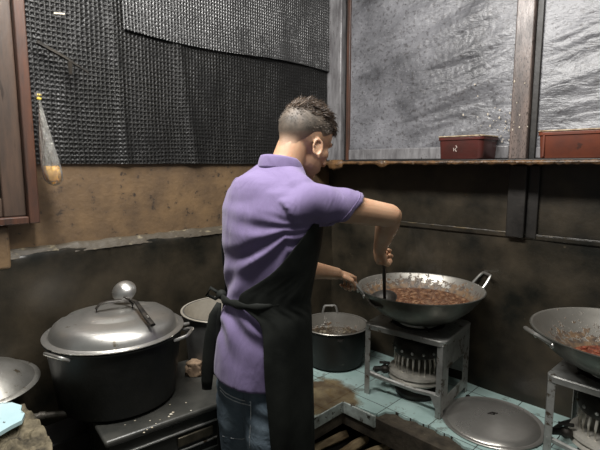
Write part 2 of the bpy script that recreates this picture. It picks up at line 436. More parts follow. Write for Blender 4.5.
tag(wobj('bottom_rail', mb, WOODG, MR, bevel=.006), 'low grey wooden rail under the left smoky sheet, behind the dark red tub', 'rail')
mb = MB(); mb.box((-2.3, 0, 1.427), (-1.16, .038, 1.475))
tag(wobj('bottom_rail', mb, WOODG, MR, bevel=.006), 'low grey wooden rail under the right smoky sheet, behind the orange-red tub', 'rail')
def sheet(name, s0, s1, z0, z1, label, sd):
    mb = MB()
    def f(u, v):
        s_ = s0+(s1-s0)*u; z = z0+(z1-z0)*v
        edge = min(1, 8*min(u, 1-u, .2)+.1)
        q = z*1.0-s_*.28
        w = NZ.noise((s_*1.6+sd, q*13, sd))*.010*max(0, 1.25-v*.7) + abs(NZ.noise((s_*3+sd, q*24, 7)))*.005 + NZ.noise((s_*3, z*3, sd))*.006
        w += .0012*NZ.noise((s_*60, z*60, sd))
        return (-s_, .018+w*edge, z)
    mb.grid(f, 150, 170)
    return tag(wobj(name, mb, SHEET, MR, auto=0), label, 'plastic sheet', 'smoky plastic sheets on the right wall')
sheet('plastic_sheet', .145, 1.06, 1.47, 2.75, 'grey wrinkled greasy plastic sheet above the dark red tub, left of the speckled post', 3.1)
sheet('plastic_sheet', 1.15, 2.3, 1.46, 2.75, 'bright glossy wrinkled plastic sheet at the right edge above the orange-red tub', 9.4)
# small loose bits stuck on the sheet's foot
mb = MB()
for _ in range(46):
    px = rnd.gauss(500, 14); py = rnd.gauss(122, 15); d = ray(px, py); 
    tt = (CX+CY-.060)/(d.x+d.y); p = V((0, 0, CAMZ))+d*tt
    if p.z < 1.49: continue
    q_ = MR.inverted() @ p; sz = rnd.uniform(.0015, .004)
    mb.ell((q_.x, .028 if q_.x > -1.05 else .051, q_.z), (sz, .003, sz*rnd.uniform(.8, 1.8)), None, 6, 4)
tag(wobj('sauce_flecks', mb, basic('dried_pale_flecks', (.62, .56, .46), (.5, .42, .32), .6), MR), 'pale dried food flecks on the smoky sheet above the dark red tub', 'flecks', kind='stuff')
# shelf
sh = thing('wall_shelf', 'dark narrow shelf with a crusty torn edge running along the right wall', 'shelf'); sh.matrix_world = MR
obj('shelf_board', MB().box((-2.35, 0, 1.402), (-.0, .195, 1.424)), DARKW, sh, bevel=.003)
mb = MB()
def torn(u, v):
    x = -2.33*u-.01; a = v*2*PI
    k = NZ.noise((x*7, 3, 1)); k2 = NZ.noise((x*28, a*.5, 1))
    ry = .004+.012*max(0, k+.1)+.005*k2; rz = .008+.012*max(0, k)+.008*abs(k2) + .016*max(0, min(1, (k-.2)*8))
    return (x, .198+ry*math.cos(a), 1.415-.4*rz+rz*math.sin(a)*.8+.002*NZ.noise((x*90, a, 2)))
mb.grid(torn, 420, 9)
obj('crusted_edge', mb, GREASE, sh, auto=0)
# two tubs on the shelf
def tub(name, s0, s1, d0, d1, h, mat, label, logo):
    root = thing(name, label, 'tub', group='red plastic tubs on the wall shelf'); root.matrix_world = MR @ M4.Translation((-(s0+s1)/2, (d0+d1)/2, 1.4245))
    hw, hd = (s1-s0)/2, (d1-d0)/2
    def rr(kx, z, rad=.022, n=6, inset=0):
        p = []
        for cx_, cy_, a0 in ((1, 1, 0), (-1, 1, 90), (-1, -1, 180), (1, -1, 270)):
            for i in range(n+1):
                a = R(a0+90*i/n); w = hw*kx-inset; e = hd*kx-inset
                p.append(V((cx_*(w-rad)+rad*math.cos(a), cy_*(e-rad)+rad*math.sin(a), z)))
        return p
    mb = MB(); mb.rings([rr(.93, 0), rr(.96, .004), rr(1, h-.012), rr(1, h-.012, inset=-.004), rr(1, h, inset=-.004), rr(1, h, inset=.003), rr(.95, .01, inset=.003)], (True, True))
    obj('tub_body', mb, mat, root, bevel=.0015)
    mb = MB()
    def crust(u, v):
        a = u*2*PI; i = int(u*27.99); p = rr(1, h, inset=-.002)[i % 28]
        q = p.copy(); w = v*2*PI
        return (q.x+.004*math.cos(w)*(1 if q.x > 0 else -1), q.y+.004*math.sin(w+1), h+.003+.004*math.sin(w)+.003*NZ.noise((i*.7, w, logo)))
    mb.grid(crust, 29, 7)
    obj('rim_crust', mb, basic('pale_rim_crust', (.5, .42, .28), (.2, .12, .06), .6, 0, 50), root, auto=0)
    mb = MB()
    def cont(u, v):
        return ((u-.5)*2*(hw-.006), (v-.5)*2*(hd-.006), h-.012+.014*NZ.noise((u*9, v*9, logo)))
    mb.grid(cont, 24, 20)
    obj('contents', mb, basic('crumpled_contents', (.42, .36, .26), (.12, .09, .06), .7, 0, 30), root)
    if logo == 1:
        mb = MB()
        for a, b in (((0, .018), (.008, .028)), ((.008, .028), (-.002, .036)), ((-.002, .036), (.004, .044)), ((.012, .02), (.014, .034))):
            mb.tube([(a[0]+.012, hd*.985+.0012, a[1]+.015), (b[0]+.012, hd*.985+.002, b[1]+.015)], .0016, 5)
        obj('scratched_mark', mb, basic('worn_pale_mark', (.6, .5, .45), None, .6), root)
    else:
        for sx in (-1, 1):
            mb = MB(); mb.box((sx*hw*.82-.004, hd*.96, .006), (sx*hw*.82+.004, hd+.004, h-.006))
            obj('corner_rib', mb, mat, root, bevel=.002)
    return root
tub('plastic_tub', .80, 1.0, .02, .185, .094, REDPL, 'dark red-brown plastic tub on the shelf left of the speckled post', 1)
tub('plastic_tub', 1.215, 1.45, .02, .185, .098, REDPL2, 'orange-red ribbed plastic tub on the shelf at the right edge', 2)

# black grid sheets on the left wall
def gsheet(s0, s1, z0, z1, d, mat, label, sd):
    mb = MB()
    def f(u, v):
        s_ = s0+(s1-s0)*u; z = z0+(z1-z0)*v
        dd = d+.006*NZ.noise((s_*3, z*1.5, sd))+.010*math.exp(-((s_-.93-.16*(z-1.4))/.03)**2)*(1 if sd < 2 else 0)+.008*math.exp(-((s_-1.27-.05*(z-1.7))/.02)**2)*(1 if sd < 2 else 0)
        return (s_, dd, z + (.012*math.sin(s_*5) if v == 0 and sd > 2 else 0))
    mb.grid(f, 140, 60)
    return tag(wobj('grid_sheet', mb, mat, ML, auto=0), label, 'grid sheet', 'black grid sheets on the left wall')
gsheet(.004, 1.599, 1.405, 2.75, .014, MESH1, 'large dull black grid sheet covering the left wall above the brown plaster', 1)
gsheet(.004, 1.25, 1.925, 2.75, .030, MESH2, 'glossy sparkling black grid sheet overlapping the top of the larger one', 3)

# window at the left edge
w1 = thing('window_1', None, None, kind='structure'); w1.matrix_world = ML
mb = MB(); mb.box((1.60, 0, 1.2), (1.635, .07, 2.75)).box((1.635, 0, 1.2), (2.5, .07, 1.225))
obj('outer_frame', mb, WOODR, w1, bevel=.004)
mb = MB(); mb.box((1.635, 0, 1.225), (1.705, .045, 1.95)).box((1.705, 0, 1.225), (2.5, .044, 1.29))
obj('sash', mb, WOODB if False else basic('faded_brown_wood', (.095, .062, .045), (.045, .033, .026), .4, 0, 6, (5, 5, .8), .25, spots=((.03, .02, .015), 14, .62)), w1, bevel=.005)
obj('upper_panel', MB().box((1.637, 0, 1.962), (2.5, .05, 2.75)), basic('grey_painted_panel', (.13, .135, .13), (.08, .08, .075), .4, 0, 6), w1, bevel=.004)
obj('pane', MB().box((1.706, .006, 1.291), (2.5, .014, 1.96)), GLASSD, w1)
# bracket sticking out of the grid sheet
mb = MB(); p0 = Lp(1.56, .05, 1.80); 
A = Lp(1.565, .045, 1.815); B = Lp(1.40, .05, 1.735)
mb.tube([A, A.lerp(B, .5)+V((0, 0, .004)), B], [.008, .007, .003], 6); C_ = A.lerp(B, .62)
mb.tube([C_, C_+V((.0, 0, -.045))], [.009, .006], 6)
tag(obj('wall_hook', mb, IRON), 'short dark broken hook bracket sticking out beside the window frame', 'hook')
mb = MB(); a = Lp(1.50, .03, 1.925); mb.tube([a, a+V((.028, .02, .004))], .0035, 6)
tag(obj('sheet_clip', mb, CRUMB), 'small pale clip on the black grid sheet near the top left', 'clip')
# hanging bag
bg = thing('plastic_bag', 'clear plastic bag of amber oil hanging from the window frame', 'bag', Lp(1.575, .105, 1.405))
h_ = V((0, 0, .225))
def bagring(z, r_, ph=0, off=(0, 0)):
    return [V((off[0]+(r_*(1+.14*math.sin(5*a+ph)))*math.cos(a), off[1]+r_*.8*(1+.12*math.sin(4*a+ph*2))*math.sin(a), z)) for a in [2*PI*j/28 for j in range(28)]]
prof = [(-.075, .004), (-.07, .016), (-.055, .029), (-.03, .031), (0, .029), (.04, .025), (.09, .019), (.14, .012), (.19, .006), (.215, .004), (.22, .009), (.235, .013)]
mb = MB(); mb.rings([bagring(z, r_, i*.5, (.018-.11*(z+.075), 0)) for i, (z, r_) in enumerate(prof)], (True, False)); obj('bag_film', mb, BAG, bg, auto=0)
mb = MB(); mb.rings([bagring(z, r_*.9, i*.5, (.018-.11*(z+.075), 0)) for i, (z, r_) in enumerate([(-.072, .006), (-.068, .018), (-.055, .0275), (-.03, .0295), (-.008, .028)])]); obj('oil', mb, AMBER, bg, auto=0)
mb = MB(); mb.lathe([(.007, .212), (.008, .216), (.007, .220)], 12, M4.Translation((-.014, 0, 0))); mb.ell((-.014, .002, .226), (.009, .007, .006)); obj('yellow_tie', mb, YELL, bg)

# ---------------------------------------------------------------- tiled counter
TZ = .35
ctr = thing('tiled_counter', 'low L-shaped counter of pale turquoise tiles running along both walls', 'counter')
ctr.matrix_world = M4.Translation((CX, CY, 0)) @ M4.Rotation(R(-45), 4, 'Z')   # local x along right wall, -y along left wall; room is x>0, y<0
# local frame: x axis = (.707,-.707) along right wall; y axis = (.707,.707) -> room interior toward -y along left wall
CI = ctr.matrix_world.inverted()
K = CI @ at_z(343, 401, TZ); kx, ky = K.x, K.y
SP = CI @ at_z(322, 396, TZ); SPILL = (SP.x, SP.y)
TILE = tile_mat('pale_turquoise_tile', (.50, .66, .63), (.37, .52, .49), .2)
slab = [(0, 0), (2.3, 0), (2.3, ky+.006), (kx-.006, ky+.006), (kx-.006, -1.0), (0, -1.0)]
obj('slab', MB().prism(slab, TZ-.115, TZ-.012), CONC, ctr, bevel=.004)
rag = []
xs = kx+.20
rr2 = random.Random(3)
edgepix = [(378, 414.5), (386, 411), (396, 412), (404, 417), (414, 419), (424, 424), (433, 427), (441, 433), (449, 434), (456, 440), (464, 446), (474, 452), (484, 462)]
rp = [CI @ at_z(px, py, TZ) for px, py in edgepix]
poly = [(0, 0), (2.3, 0), (2.3, rp[-1].y), (rp[-1].x+.1, rp[-1].y)]
pts = [(p.x, p.y) for p in rp]
dense = []
for i in range(len(pts)-1):
    for k in range(4):
        u = k/4; x = pts[i][0]*(1-u)+pts[i+1][0]*u; y = pts[i][1]*(1-u)+pts[i+1][1]*u
        dense.append((x, max(ky, y+.006*NZ.noise((x*60, 3, 0)))))
poly += dense[::-1] + [(kx, ky), (kx, -1.0), (0, -1.0)]
obj('tiles', MB().prism(poly, TZ-.012, TZ), TILE, ctr, bevel=.0015)
e1 = (CI @ at_z(378, 414.5, TZ)).x
obj('edge_tile', MB().box((kx+.006, ky-.006, TZ-.052), (e1, ky+.006-.001, TZ-.001)), TILEB, ctr, bevel=.0015)
obj('edge_tile', MB().box((kx-.007, -1.0, TZ-.052), (kx+.005, ky-.02+.014, TZ-.001)), TILEB, ctr, bevel=.0015)
# counter legs of masonry at its far ends
obj('pier', MB().box((1.75, ky+.05, 0), (2.25, -.02, TZ-.115)), CONC, ctr)
obj('pier', MB().box((.05, -.98, 0), (kx-.06, -.75, TZ-.115)), CONC, ctr)
obj('pier', MB().box((.03, -.12, 0), (.25, -.03, TZ-.115)), CONC, ctr)
# firewood under it
def stick(a, b, r_, label, sd):
    a, b = V(a), V(b); q = random.Random(sd); d = (b-a).normalized(); u = d.cross(V((0, 0, 1))).normalized(); w = d.cross(u)
    sh_ = [(math.cos(2*PI*k/7+q.random()*.5)*r_*q.uniform(.75, 1.1), math.sin(2*PI*k/7)*r_*q.uniform(.75, 1.1)) for k in range(7)]
    mb = MB(); mb.rings([[a.lerp(b, t_)+u*x*(1+.08*math.sin(t_*9+sd))+w*y*(1+.1*math.cos(t_*7+sd)) for x, y in sh_] for t_ in (0, .2, .4, .6, .8, 1)])
    return tag(obj('firewood_stick', mb, FIREW, bevel=.002), label, 'firewood', 'firewood sticks under the counter')
def gz(px, py, z): return at_z(px, py, z)
stick(gz(306, 452, .17), gz(346, 434, .17), .023, 'longest pale firewood stick under the counter, pointing up to the inner corner', 1)
stick(gz(335, 458, .18), gz(366, 438, .18), .024, 'second firewood stick from the left under the counter, ending beside the longest', 2)
stick(gz(350, 462, .19), gz(388, 446, .19), .022, 'rightmost firewood stick under the broken tile edge', 3)
mb = MB(); 
q = gz(352, 462, .05); mb.box((q.x-.2, q.y-.1, 0), (q.x+.16, q.y+.1, .0))
crate = thing('soot_crate', 'dark wooden crate under the counter that holds the firewood sticks', 'crate', (gz(345, 450, .1).x, gz(345, 450, .14).y, 0))
obj('crate_body', MB().box((-.17, -.16, 0), (.17, .14, .145)), DARKW, crate, bevel=.004)

# ---------------------------------------------------------------- wok stand, burner, wok
def make_stand(name, label, loc, rz, w=.345, dp=.36, h=.325, group='metal stove stands on the tiled counter'):
    t = thing(name, label, 'stove stand', loc, rz, group)
    # top: pressed plate with rounded corners, turned-down lip and a round hole
    def rrect(hw, hd, z, rad=.03, n=5):
        p = []
        for cx_, cy_, a0 in ((1, 1, 0), (-1, 1, 90), (-1, -1, 180), (1, -1, 270)):
            for i in range(n+1):
                a = R(a0+90*i/n); p.append(V((cx_*(hw-rad)+rad*math.cos(a), cy_*(hd-rad)+rad*math.sin(a), z)))
        return p
    W, D = w/2, dp/2
    hole = []
    base = rrect(W, D, h)
    for p in base:
        a = math.atan2(p.y, p.x); hole.append((math.cos(a)*.115, math.sin(a)*.115))
    mb = MB()
    mb.rings([[V((x, y, h-.004)) for x, y in hole], rrect(W-.006, D-.006, h-.004), rrect(W-.003, D-.003, h-.022),
              rrect(W, D, h-.024), rrect(W+.001, D+.001, h-.004), rrect(W-.003, D-.003, h), [V((x*1.02, y*1.02, h)) for x, y in hole], [V((x, y, h-.004)) for x, y in hole]], (False, False))
    obj('top_plate', mb, STEEL, t)
    mb = MB(); mb.lathe([(.09, h+.002), (.118, h+.003), (.12, h-.002), (.116, h-.006), (.09, h-.004), (.09, h+.002)], 40)
    for k in range(4):
        a = PI/4+k*PI/2; c, s_ = math.cos(a), math.sin(a)
        mb.tube([(c*.07, s_*.07, h+.002), (c*.118, s_*.118, h+.008), (c*.13, s_*.13, h+.004)], .005, 6)
    obj('pot_ring', mb, IRON, t)
    for sx in (-1, 1):
        for sy in (-1, 1):
            mb = MB(); x, y = sx*(W-.006), sy*(D-.006)
            mb.box((min(x, x-sx*.026), min(y, y-sy*.003), .0), (max(x, x-sx*.026), max(y, y-sy*.003), h-.02))
            mb.box((min(x, x-sx*.003), min(y, y-sy*.026), .0), (max(x, x-sx*.003), max(y, y-sy*.026), h-.02))
            obj('leg', mb, STEEL, t, bevel=.001)
    # right side panel with an oblong opening
    mb = MB(); x0, x1 = W-.0085, W-.0065
    for a, b in (((-D+.03, .205), (D-.03, h-.024)), ((-D+.03, .03), (D-.03, .085)), ((-D+.03, .085), (-D+.075, .205)), ((D-.075, .085), (D-.03, .205))):
        mb.box((x0, a[0], a[1]), (x1, b[0], b[1]))
    obj('side_panel', mb, STEEL, t, bevel=.0008)
    mb = MB(); mb.box((-W+.01, D-.009, .09), (W-.01, D-.007, h-.02)); obj('back_panel', mb, STEEL, t)
    # sagging cross strap and gusset on the front
    mb = MB()
    mb.tube([(-W+.012, -D+.012, .105), (-.08, -D+.03, .085), (.05, -D+.03, .08), (W-.012, -D+.012, .10)], .009, 6, 1.3)
    mb.rings([[(W-.01, -D+.004, .10), (W-.06, -D+.006, .10), (W-.02, -D+.003, .02), (W-.01, -D+.004, .02)], [(W-.01, -D+.008, .10), (W-.06, -D+.010, .10), (W-.02, -D+.008, .02), (W-.01, -D+.008, .02)]])
    obj('cross_strap', mb, STEEL, t, bevel=.001)
    return t
FINM = basic('pale_cast_metal', (.62, .59, .52), (.40, .38, .33), .38, .45, 30)
def make_burner(name, label, loc, rz, group='gas burners inside the stands'):
    t = thing(name, label, 'gas burner', loc, rz, group)
    mb = MB(); mb.lathe([(.03, .245), (.085, .245), (.092, .235), (.094, .195), (.088, .182), (.03, .18)], 40, cap=(True, True)); obj('burner_drum', mb, IRON, t)
    for k in range(14):
        a = 2*PI*k/14; mb = MB(); mb.ell((math.cos(a)*.0935, math.sin(a)*.0935, .205), (.006, .006, .006), u=8, w=6); obj('air_hole', mb, STEEL, t)
    for k in range(24):
        a = 2*PI*k/24; c, s_ = math.cos(a), math.sin(a); mb = MB()
        mb.tube([(c*.080, s_*.080, .188), (c*.086, s_*.086, .15), (c*.084, s_*.084, .112)], .0042, 6); obj('fin', mb, FINM, t)
    mb = MB(); mb.lathe([(.02, .11), (.094, .114), (.108, .108), (.112, .098), (.104, .092), (.108, .086), (.112, .078), (.10, .066), (.06, .05), (.02, .048)], 48, cap=(True, True)); obj('base_ring', mb, FINM, t)
    mb = MB(); mb.lathe([(.04, .05), (.075, .04), (.085, .02), (.08, .0), (.04, .0)], 32, cap=(True, True)); obj('foot', mb, IRON, t)
    mb = MB(); mb.tube([(-.06, -.045, .09), (-.11, -.08, .10), (-.135, -.10, .10)], .011, 10)
    mb.ell((-.10, -.076, .10), (.020, .016, .018)); mb.tube([(-.10, -.076, .10), (-.10, -.080, .128)], .006, 8)
    mb.tube([(-.118, -.09, .13), (-.082, -.07, .13)], .006, 8); obj('gas_valve', mb, IRON, t)
    mb = MB(); mb.tube([(-.135, -.10, .10), (-.15, -.06, .07), (-.15, .06, .05), (-.14, .15, .03)], .007, 8); obj('gas_hose', mb, SOOT, t)
    return t
def wok_profile(Rr, depth, n=14):
    return [(Rr*math.sin(k/n*1.15)/math.sin(1.15), depth*(1-math.cos(k/n*1.15))/(1-math.cos(1.15))) for k in range(n+1)]
def make_wok(name, label, loc, rz, Rr, depth, inmat, rise=.064):
    t = thing(name, label, 'wok', loc, rz, 'large two-handled woks on the stove stands')
    pr = wok_profile(Rr, depth); pr[0] = (.002, 0)
    mb = MB(); mb.lathe([(r_, z) for r_, z in pr], 72)
    mb.lathe([pr[-1], (Rr+.006, depth+.001), (Rr+.007, depth+.004), (Rr+.001, depth+.005), (Rr-.003, depth+.003)], 72)
    obj('wok_shell', mb, WOKOUT, t)
    inner = [(max(.001, r_-.003), z+.003) for r_, z in pr]
    mb = MB(); mb.lathe(inner+[(Rr-.002, depth+.004), (Rr+.003, depth+.0056)], 72); obj('inner_wall', mb, inmat, t)
    for sx in (-1, 1):
        mb = MB(); pts = []
        for k in range(13):
            a = PI*k/12; u = math.cos(a); h = math.sin(a)
            pts.append((sx*(Rr-.002+.050*min(1, h*1.15)), .047*(abs(u)**.7)*(1 if u > 0 else -1), depth-.012+rise*min(1, h*1.2)))
        mb.tube(pts, .0065, 8)
        for sy in (-1, 1): mb.ell((sx*(Rr+.001), sy*.047, depth-.014), (.006, .012, .010), u=10, w=6)
        obj('handle', mb, ALUB, t)
    return t
def stew(loc, r_, sd, mat, cm, label, n=60, cat='stew', name='stew'):
    mb = MB(); q = random.Random(sd)
    def f(u, v):
        rad = r_*u; a = 2*PI*v
        ed = 1 if u < .9 else .3
        return (rad*math.cos(a), rad*math.sin(a), ed*(.006*NZ.noise((rad*math.cos(a)*22, rad*math.sin(a)*22, sd))))
    mb.grid(f, 30, 73)
    mb.cur = 1
    for _ in range(n):
        a = q.random()*2*PI; d = r_*math.sqrt(q.random())*.93; s_ = q.uniform(.005, .012)
        mb.ell((d*math.cos(a), d*math.sin(a), s_*.15), (s_, s_*q.uniform(.6, 1), s_*.6), M4.Identity(4), 8, 5)
    o = obj(name, mb, [mat, cm]); o.location = loc
    return tag(o, label, cat, None, 'stuff')

RZ1 = R(-38)
P1 = at_z(368, 395, TZ); P2 = at_z(438, 420, TZ)
fx = (P2-P1).normalized(); sy_ = V((-fx.y, fx.x, 0)); RZ1 = math.atan2(fx.y, fx.x)
WST = (P2-P1).length+.044; SH = .338
ctr1 = (P1+P2)/2 + sy_*.165 - fx*.008
make_stand('stove_stand', 'worn metal stove stand in the middle of the counter holding the brown stew wok', (ctr1.x, ctr1.y, TZ+.0005), RZ1, WST, .33, SH)
make_burner('gas_burner', 'gas burner with bright fins under the wok of brown stew', (ctr1.x, ctr1.y, TZ+.001), RZ1).scale = (1.16, 1.16, 1.1)
WZ = TZ+SH+.006
WOK1 = V((.535, 2.0, WZ+.003)); WR = .27; WD = .857-WOK1.z
make_wok('wok', 'large grey wok of bubbling brown stew on the middle stand, stirred by the man', WOK1, R(8), WR, WD, wok_in('sauce_splashed_metal', .10, .168))
def wok_r(Rr, depth, z):
    a = math.acos(1-z/depth*(1-math.cos(1.15))); return Rr*math.sin(a)/math.sin(1.15)-.004
stew(WOK1+V((0, 0, .100)), wok_r(WR, WD, .097), 3, SAUCE, CHUNK, 'bubbling orange-brown stew with small chunks in the middle wok', 90)
# second set
C2 = V((1.085, 1.495, 0))
make_stand('stove_stand', 'worn metal stove stand at the right edge under the red sauce wok', (C2.x, C2.y, TZ+.0005), R(-47), .34, .34, SH)
make_burner('gas_burner', 'gas burner half hidden under the wok of red sauce at the right', (C2.x, C2.y, TZ+.001), R(-47)).scale = (1.16, 1.16, 1.1)
WOK2 = V((1.080, 1.475, WZ+.003)); WD2 = .143
make_wok('wok', 'large dark wok with a little red sauce on the stand at the right edge', WOK2, R(183), .275, WD2, wok_in('red_splashed_metal', .045, .11), .03)
stew(WOK2+V((0, 0, .040)), wok_r(.275, WD2, .037), 5, SAUCE2, CHUNK2, 'red chilli sauce with chunks in the bottom of the right wok', 60, 'sauce', 'chilli_sauce')
# flat round lid on the tiles
LP = at_z(492, 422, TZ)
ld = thing('pan_lid', 'round grey metal lid lying flat on the turquoise tiles between the two stands', 'lid', (LP.x, LP.y, TZ+.0005))
mb = MB(); mb.lathe([(.001, .036), (.04, .034), (.10, .027), (.15, .017), (.176, .009), (.180, .005), (.188, .005), (.197, .008), (.2, .006), (.198, .003), (.188, .0), (.178, .0), (.10, .020), (.001, .03)], 72)
obj('lid_plate', mb, basic('clean_grey_lid', (.60, .58, .54), (.42, .40, .37), .30, .75, 5, bstr=.06, bscale=30, spots=((.12, .09, .06), 7, .72)), ld)
mb = MB(); mb.lathe([(.001, .041), (.007, .0405), (.010, .037), (.009, .033)], 16); mb.tube([(-.02, 0, .036), (.0, .004, .040), (.022, .002, .0355)], .003, 6); obj('broken_knob', mb, IRON, ld)
q = at_z(468, 396.5, TZ); mb = MB(); mb.ell((0, 0, .0035), (.010, .009, .0042), u=12, w=6); o = obj('bottle_cap', mb, IRON); o.location = (q.x, q.y, TZ); tag(o, 'tiny dark round cap on the tiles behind the round lid', 'cap')

# ---------------------------------------------------------------- pots
def pot_shell(mb, r0, r1, h, th=.004, lip=.008):
    mb.lathe([(.001, 0), (r0-.02, 0), (r0, .012), (r1, h-.01), (r1, h-.004), (r1+lip, h-.002), (r1+lip, h+.002), (r1-th, h+.003), (r1-th, h-.01), (r0-th, .016), (r0-.025, .006), (.001, .006)], 72)
def loop_handle(mb, ang, r_, z, w=.05, out=.045, drop=0, rad=.006, rise=.0):
    pts = []
    for k in range(13):
        a = PI*k/12; u = math.cos(a); h = min(1, math.sin(a)*1.25)
        lx = r_+out*h; ly = w*(abs(u)**.75)*(1 if u > 0 else -1)
        pts.append(V((lx*math.cos(ang)-ly*math.sin(ang), lx*math.sin(ang)+ly*math.cos(ang), z+rise*h-drop*h)))
    mb.tube(pts, rad, 8)
SZ = .60   # top of the black stove
BP = V((-.632, 1.52, SZ+.001))
bp = thing('stock_pot', 'big black sooty pot with a domed lid on the black stove', 'pot', BP, 0, 'dark cooking pots')
mb = MB(); pot_shell(mb, .19, .216, .235); obj('pot_body', mb, SOOT, bp)
for ang, ou in ((243, .018), (358, .040), (75, .034)):
    mb = MB(); loop_handle(mb, R(ang), .217, .222, .05, ou, .0, .0085 if ang == 228 else .0055, .012); obj('handle', mb, ALUB, bp)
lid = thing('pot_lid', 'stepped silver domed lid with a strap handle on the big black pot', 'lid', BP+V((0, 0, .241)))
mb = MB()
mb.lathe([(.001, .069), (.07, .067), (.098, .064), (.108, .0575), (.116, .0565), (.15, .052), (.178, .044), (.194, .032), (.203, .016), (.207, .006), (.214, .003), (.222, .0045), (.226, .003), (.225, .0), (.220, -.001), (.206, .0), (.19, .026), (.15, .045), (.001, .062)], 96)
for v in mb.v:   # dents
    a = math.atan2(v.y, v.x); r_ = math.hypot(v.x, v.y)
    if .11 < r_ < .2: v.z += -.006*math.exp(-((a-R(175))/.10)**2)-.005*math.exp(-((a-R(200))/.06)**2)+.004*math.exp(-((a-R(60))/.15)**2)
obj('lid_dome', mb, ALUB, lid)
mb = MB(); HA = R(25); c, s_ = math.cos(HA), math.sin(HA)
pts = [(-.056, .062), (-.058, .080), (-.046, .094), (-.02, .099), (.02, .099), (.046, .094), (.058, .080), (.056, .062)]
mb.tube([(x*c, x*s_, z) for x, z in pts], .010, 8, .45, V((0, 0, 1))); obj('strap_handle', mb, IRON, lid)
# ladle lying across the lid handle
LB = at_y(124, 291, 1.60); LE = at_y(153, 325, 1.40)
LE.z = max(LE.z, BP.z+.241+.052)
la = thing('serving_ladle', 'dark-handled ladle with a shiny round bowl resting across the big lid', 'ladle')
mb = MB(); ln = (V((0, -.62, .55))).normalized(); Mq = M4.Translation(LB) @ ln.to_track_quat('Z', 'Y').to_matrix().to_4x4()
mb.lathe([(.001, .026), (.018, .0235), (.032, .015), (.040, .004), (.0425, -.002), (.040, -.002), (.030, .011), (.001, .021)], 40, Mq); obj('ladle_bowl', mb, ALUB, la)
mb = MB(); c0 = LB+V((.015, -.035, -.012)); top = BP+V((.02, .0, .355))
d1 = LB+(LE-LB)*.45+V((0, 0, .012))
mb.tube([c0, d1, LE+(LB-LE)*.18, LE], [.006, .0075, .0105, .009], 8, .6); obj('ladle_handle', mb, IRON, la)
mb = MB(); e_ = LE+(LB-LE)*.12
mb.tube([e_+V((.0, 0, .0085)), e_+(LB-LE)*.06+V((0, 0, .0085))], .0028, 6); obj('hanging_slot', mb, ALU, la)

P2c = V((-.305, 1.83, SZ+.001))
p2 = thing('cooking_pot', 'open grey-rimmed sooty pot on the stove, half hidden behind the man', 'pot', P2c, 0, 'dark cooking pots')
mb = MB(); pot_shell(mb, .155, .172, .215); obj('pot_body', mb, basic('grey_sooty_pot', (.13, .13, .125), (.06, .06, .056), .45, .4, 8), p2)
mb = MB(); mb.lathe([(.153, .03), (.1655, .20), (.168, .217), (.179, .2185), (.181, .216)], 72); obj('bright_rim', mb, basic('pale_scratched_metal', (.62, .58, .50), (.45, .41, .34), .4, .5, 12), p2)
mb = MB(); loop_handle(mb, R(215), .174, .198, .04, .036, .0, .006); obj('handle', mb, ALU, p2)
stew(P2c+V((0, 0, .09)), .158, 11, SAUCE3, CHUNK, 'dark broth inside the pot half hidden behind the man', 10, 'broth', 'broth')
# stone holding pot
def rock(name, loc, r_, mat, label, cat, sd, sq=(1, 1, 1)):
    bm = bmesh.new(); bmesh.ops.create_icosphere(bm, subdivisions=4, radius=1)
    for v in bm.verts:
        n = 1+.35*NZ.noise(v.co*1.3+V((sd, 0, 0)))+.30*NZ.noise(v.co*3.4+V((0, sd, 0)))
        c_ = v.co*n; c_ = V([max(-.72, min(.72, q_)) for q_ in c_]); v.co = V((c_.x*r_*sq[0], c_.y*r_*sq[1], c_.z*r_*sq[2]))
    me = bpy.data.meshes.new(name); bm.to_mesh(me); bm.free(); me.materials.append(mat)
    me.polygons.foreach_set('use_smooth', [True]*len(me.polygons))
    zmin = min(v.co.z for v in me.vertices)
    o = link(name, me, auto=0); o.location = V(loc)-V((0, 0, zmin)); return tag(o, label, cat)
q = at_z(193, 377, SZ); rock('stone_chunk', (q.x, q.y+.02, SZ), .042, SPONGE, 'rough orange-brown stone chunk on the stove beside the half hidden pot', 'stone', 2, (1, .8, .9))
P3 = V((.186, 2.368, TZ+.001))
p3 = thing('corner_pot', 'open sooty pot with a tall rear handle on the tiles in the corner', 'pot', P3, 0, 'dark cooking pots')
mb = MB(); pot_shell(mb, .150, .172, .21); obj('pot_body', mb, SOOT, p3)
mb = MB(); mb.lathe([(.148, .05), (.1655, .195), (.168, .2125), (.179, .2140), (.1815, .211)], 72); obj('bright_rim', mb, wok_in('spattered_pot_metal', .10, .17), p3)
mb = MB(); loop_handle(mb, R(95), .168, .205, .042, .006, .0, .0065, .050); obj('handle', mb, ALUB, p3)
mb = MB(); loop_handle(mb, R(275), .175, .185, .012, .012, .0, .005, -.0); obj('handle', mb, IRON, p3)
stew(P3+V((0, 0, .135)), .158, 12, SAUCE3, basic('grey_bits', (.20, .17, .12), (.08, .06, .04), .4), 'dark broth with floating bits inside the corner pot', 40, 'broth', 'broth')

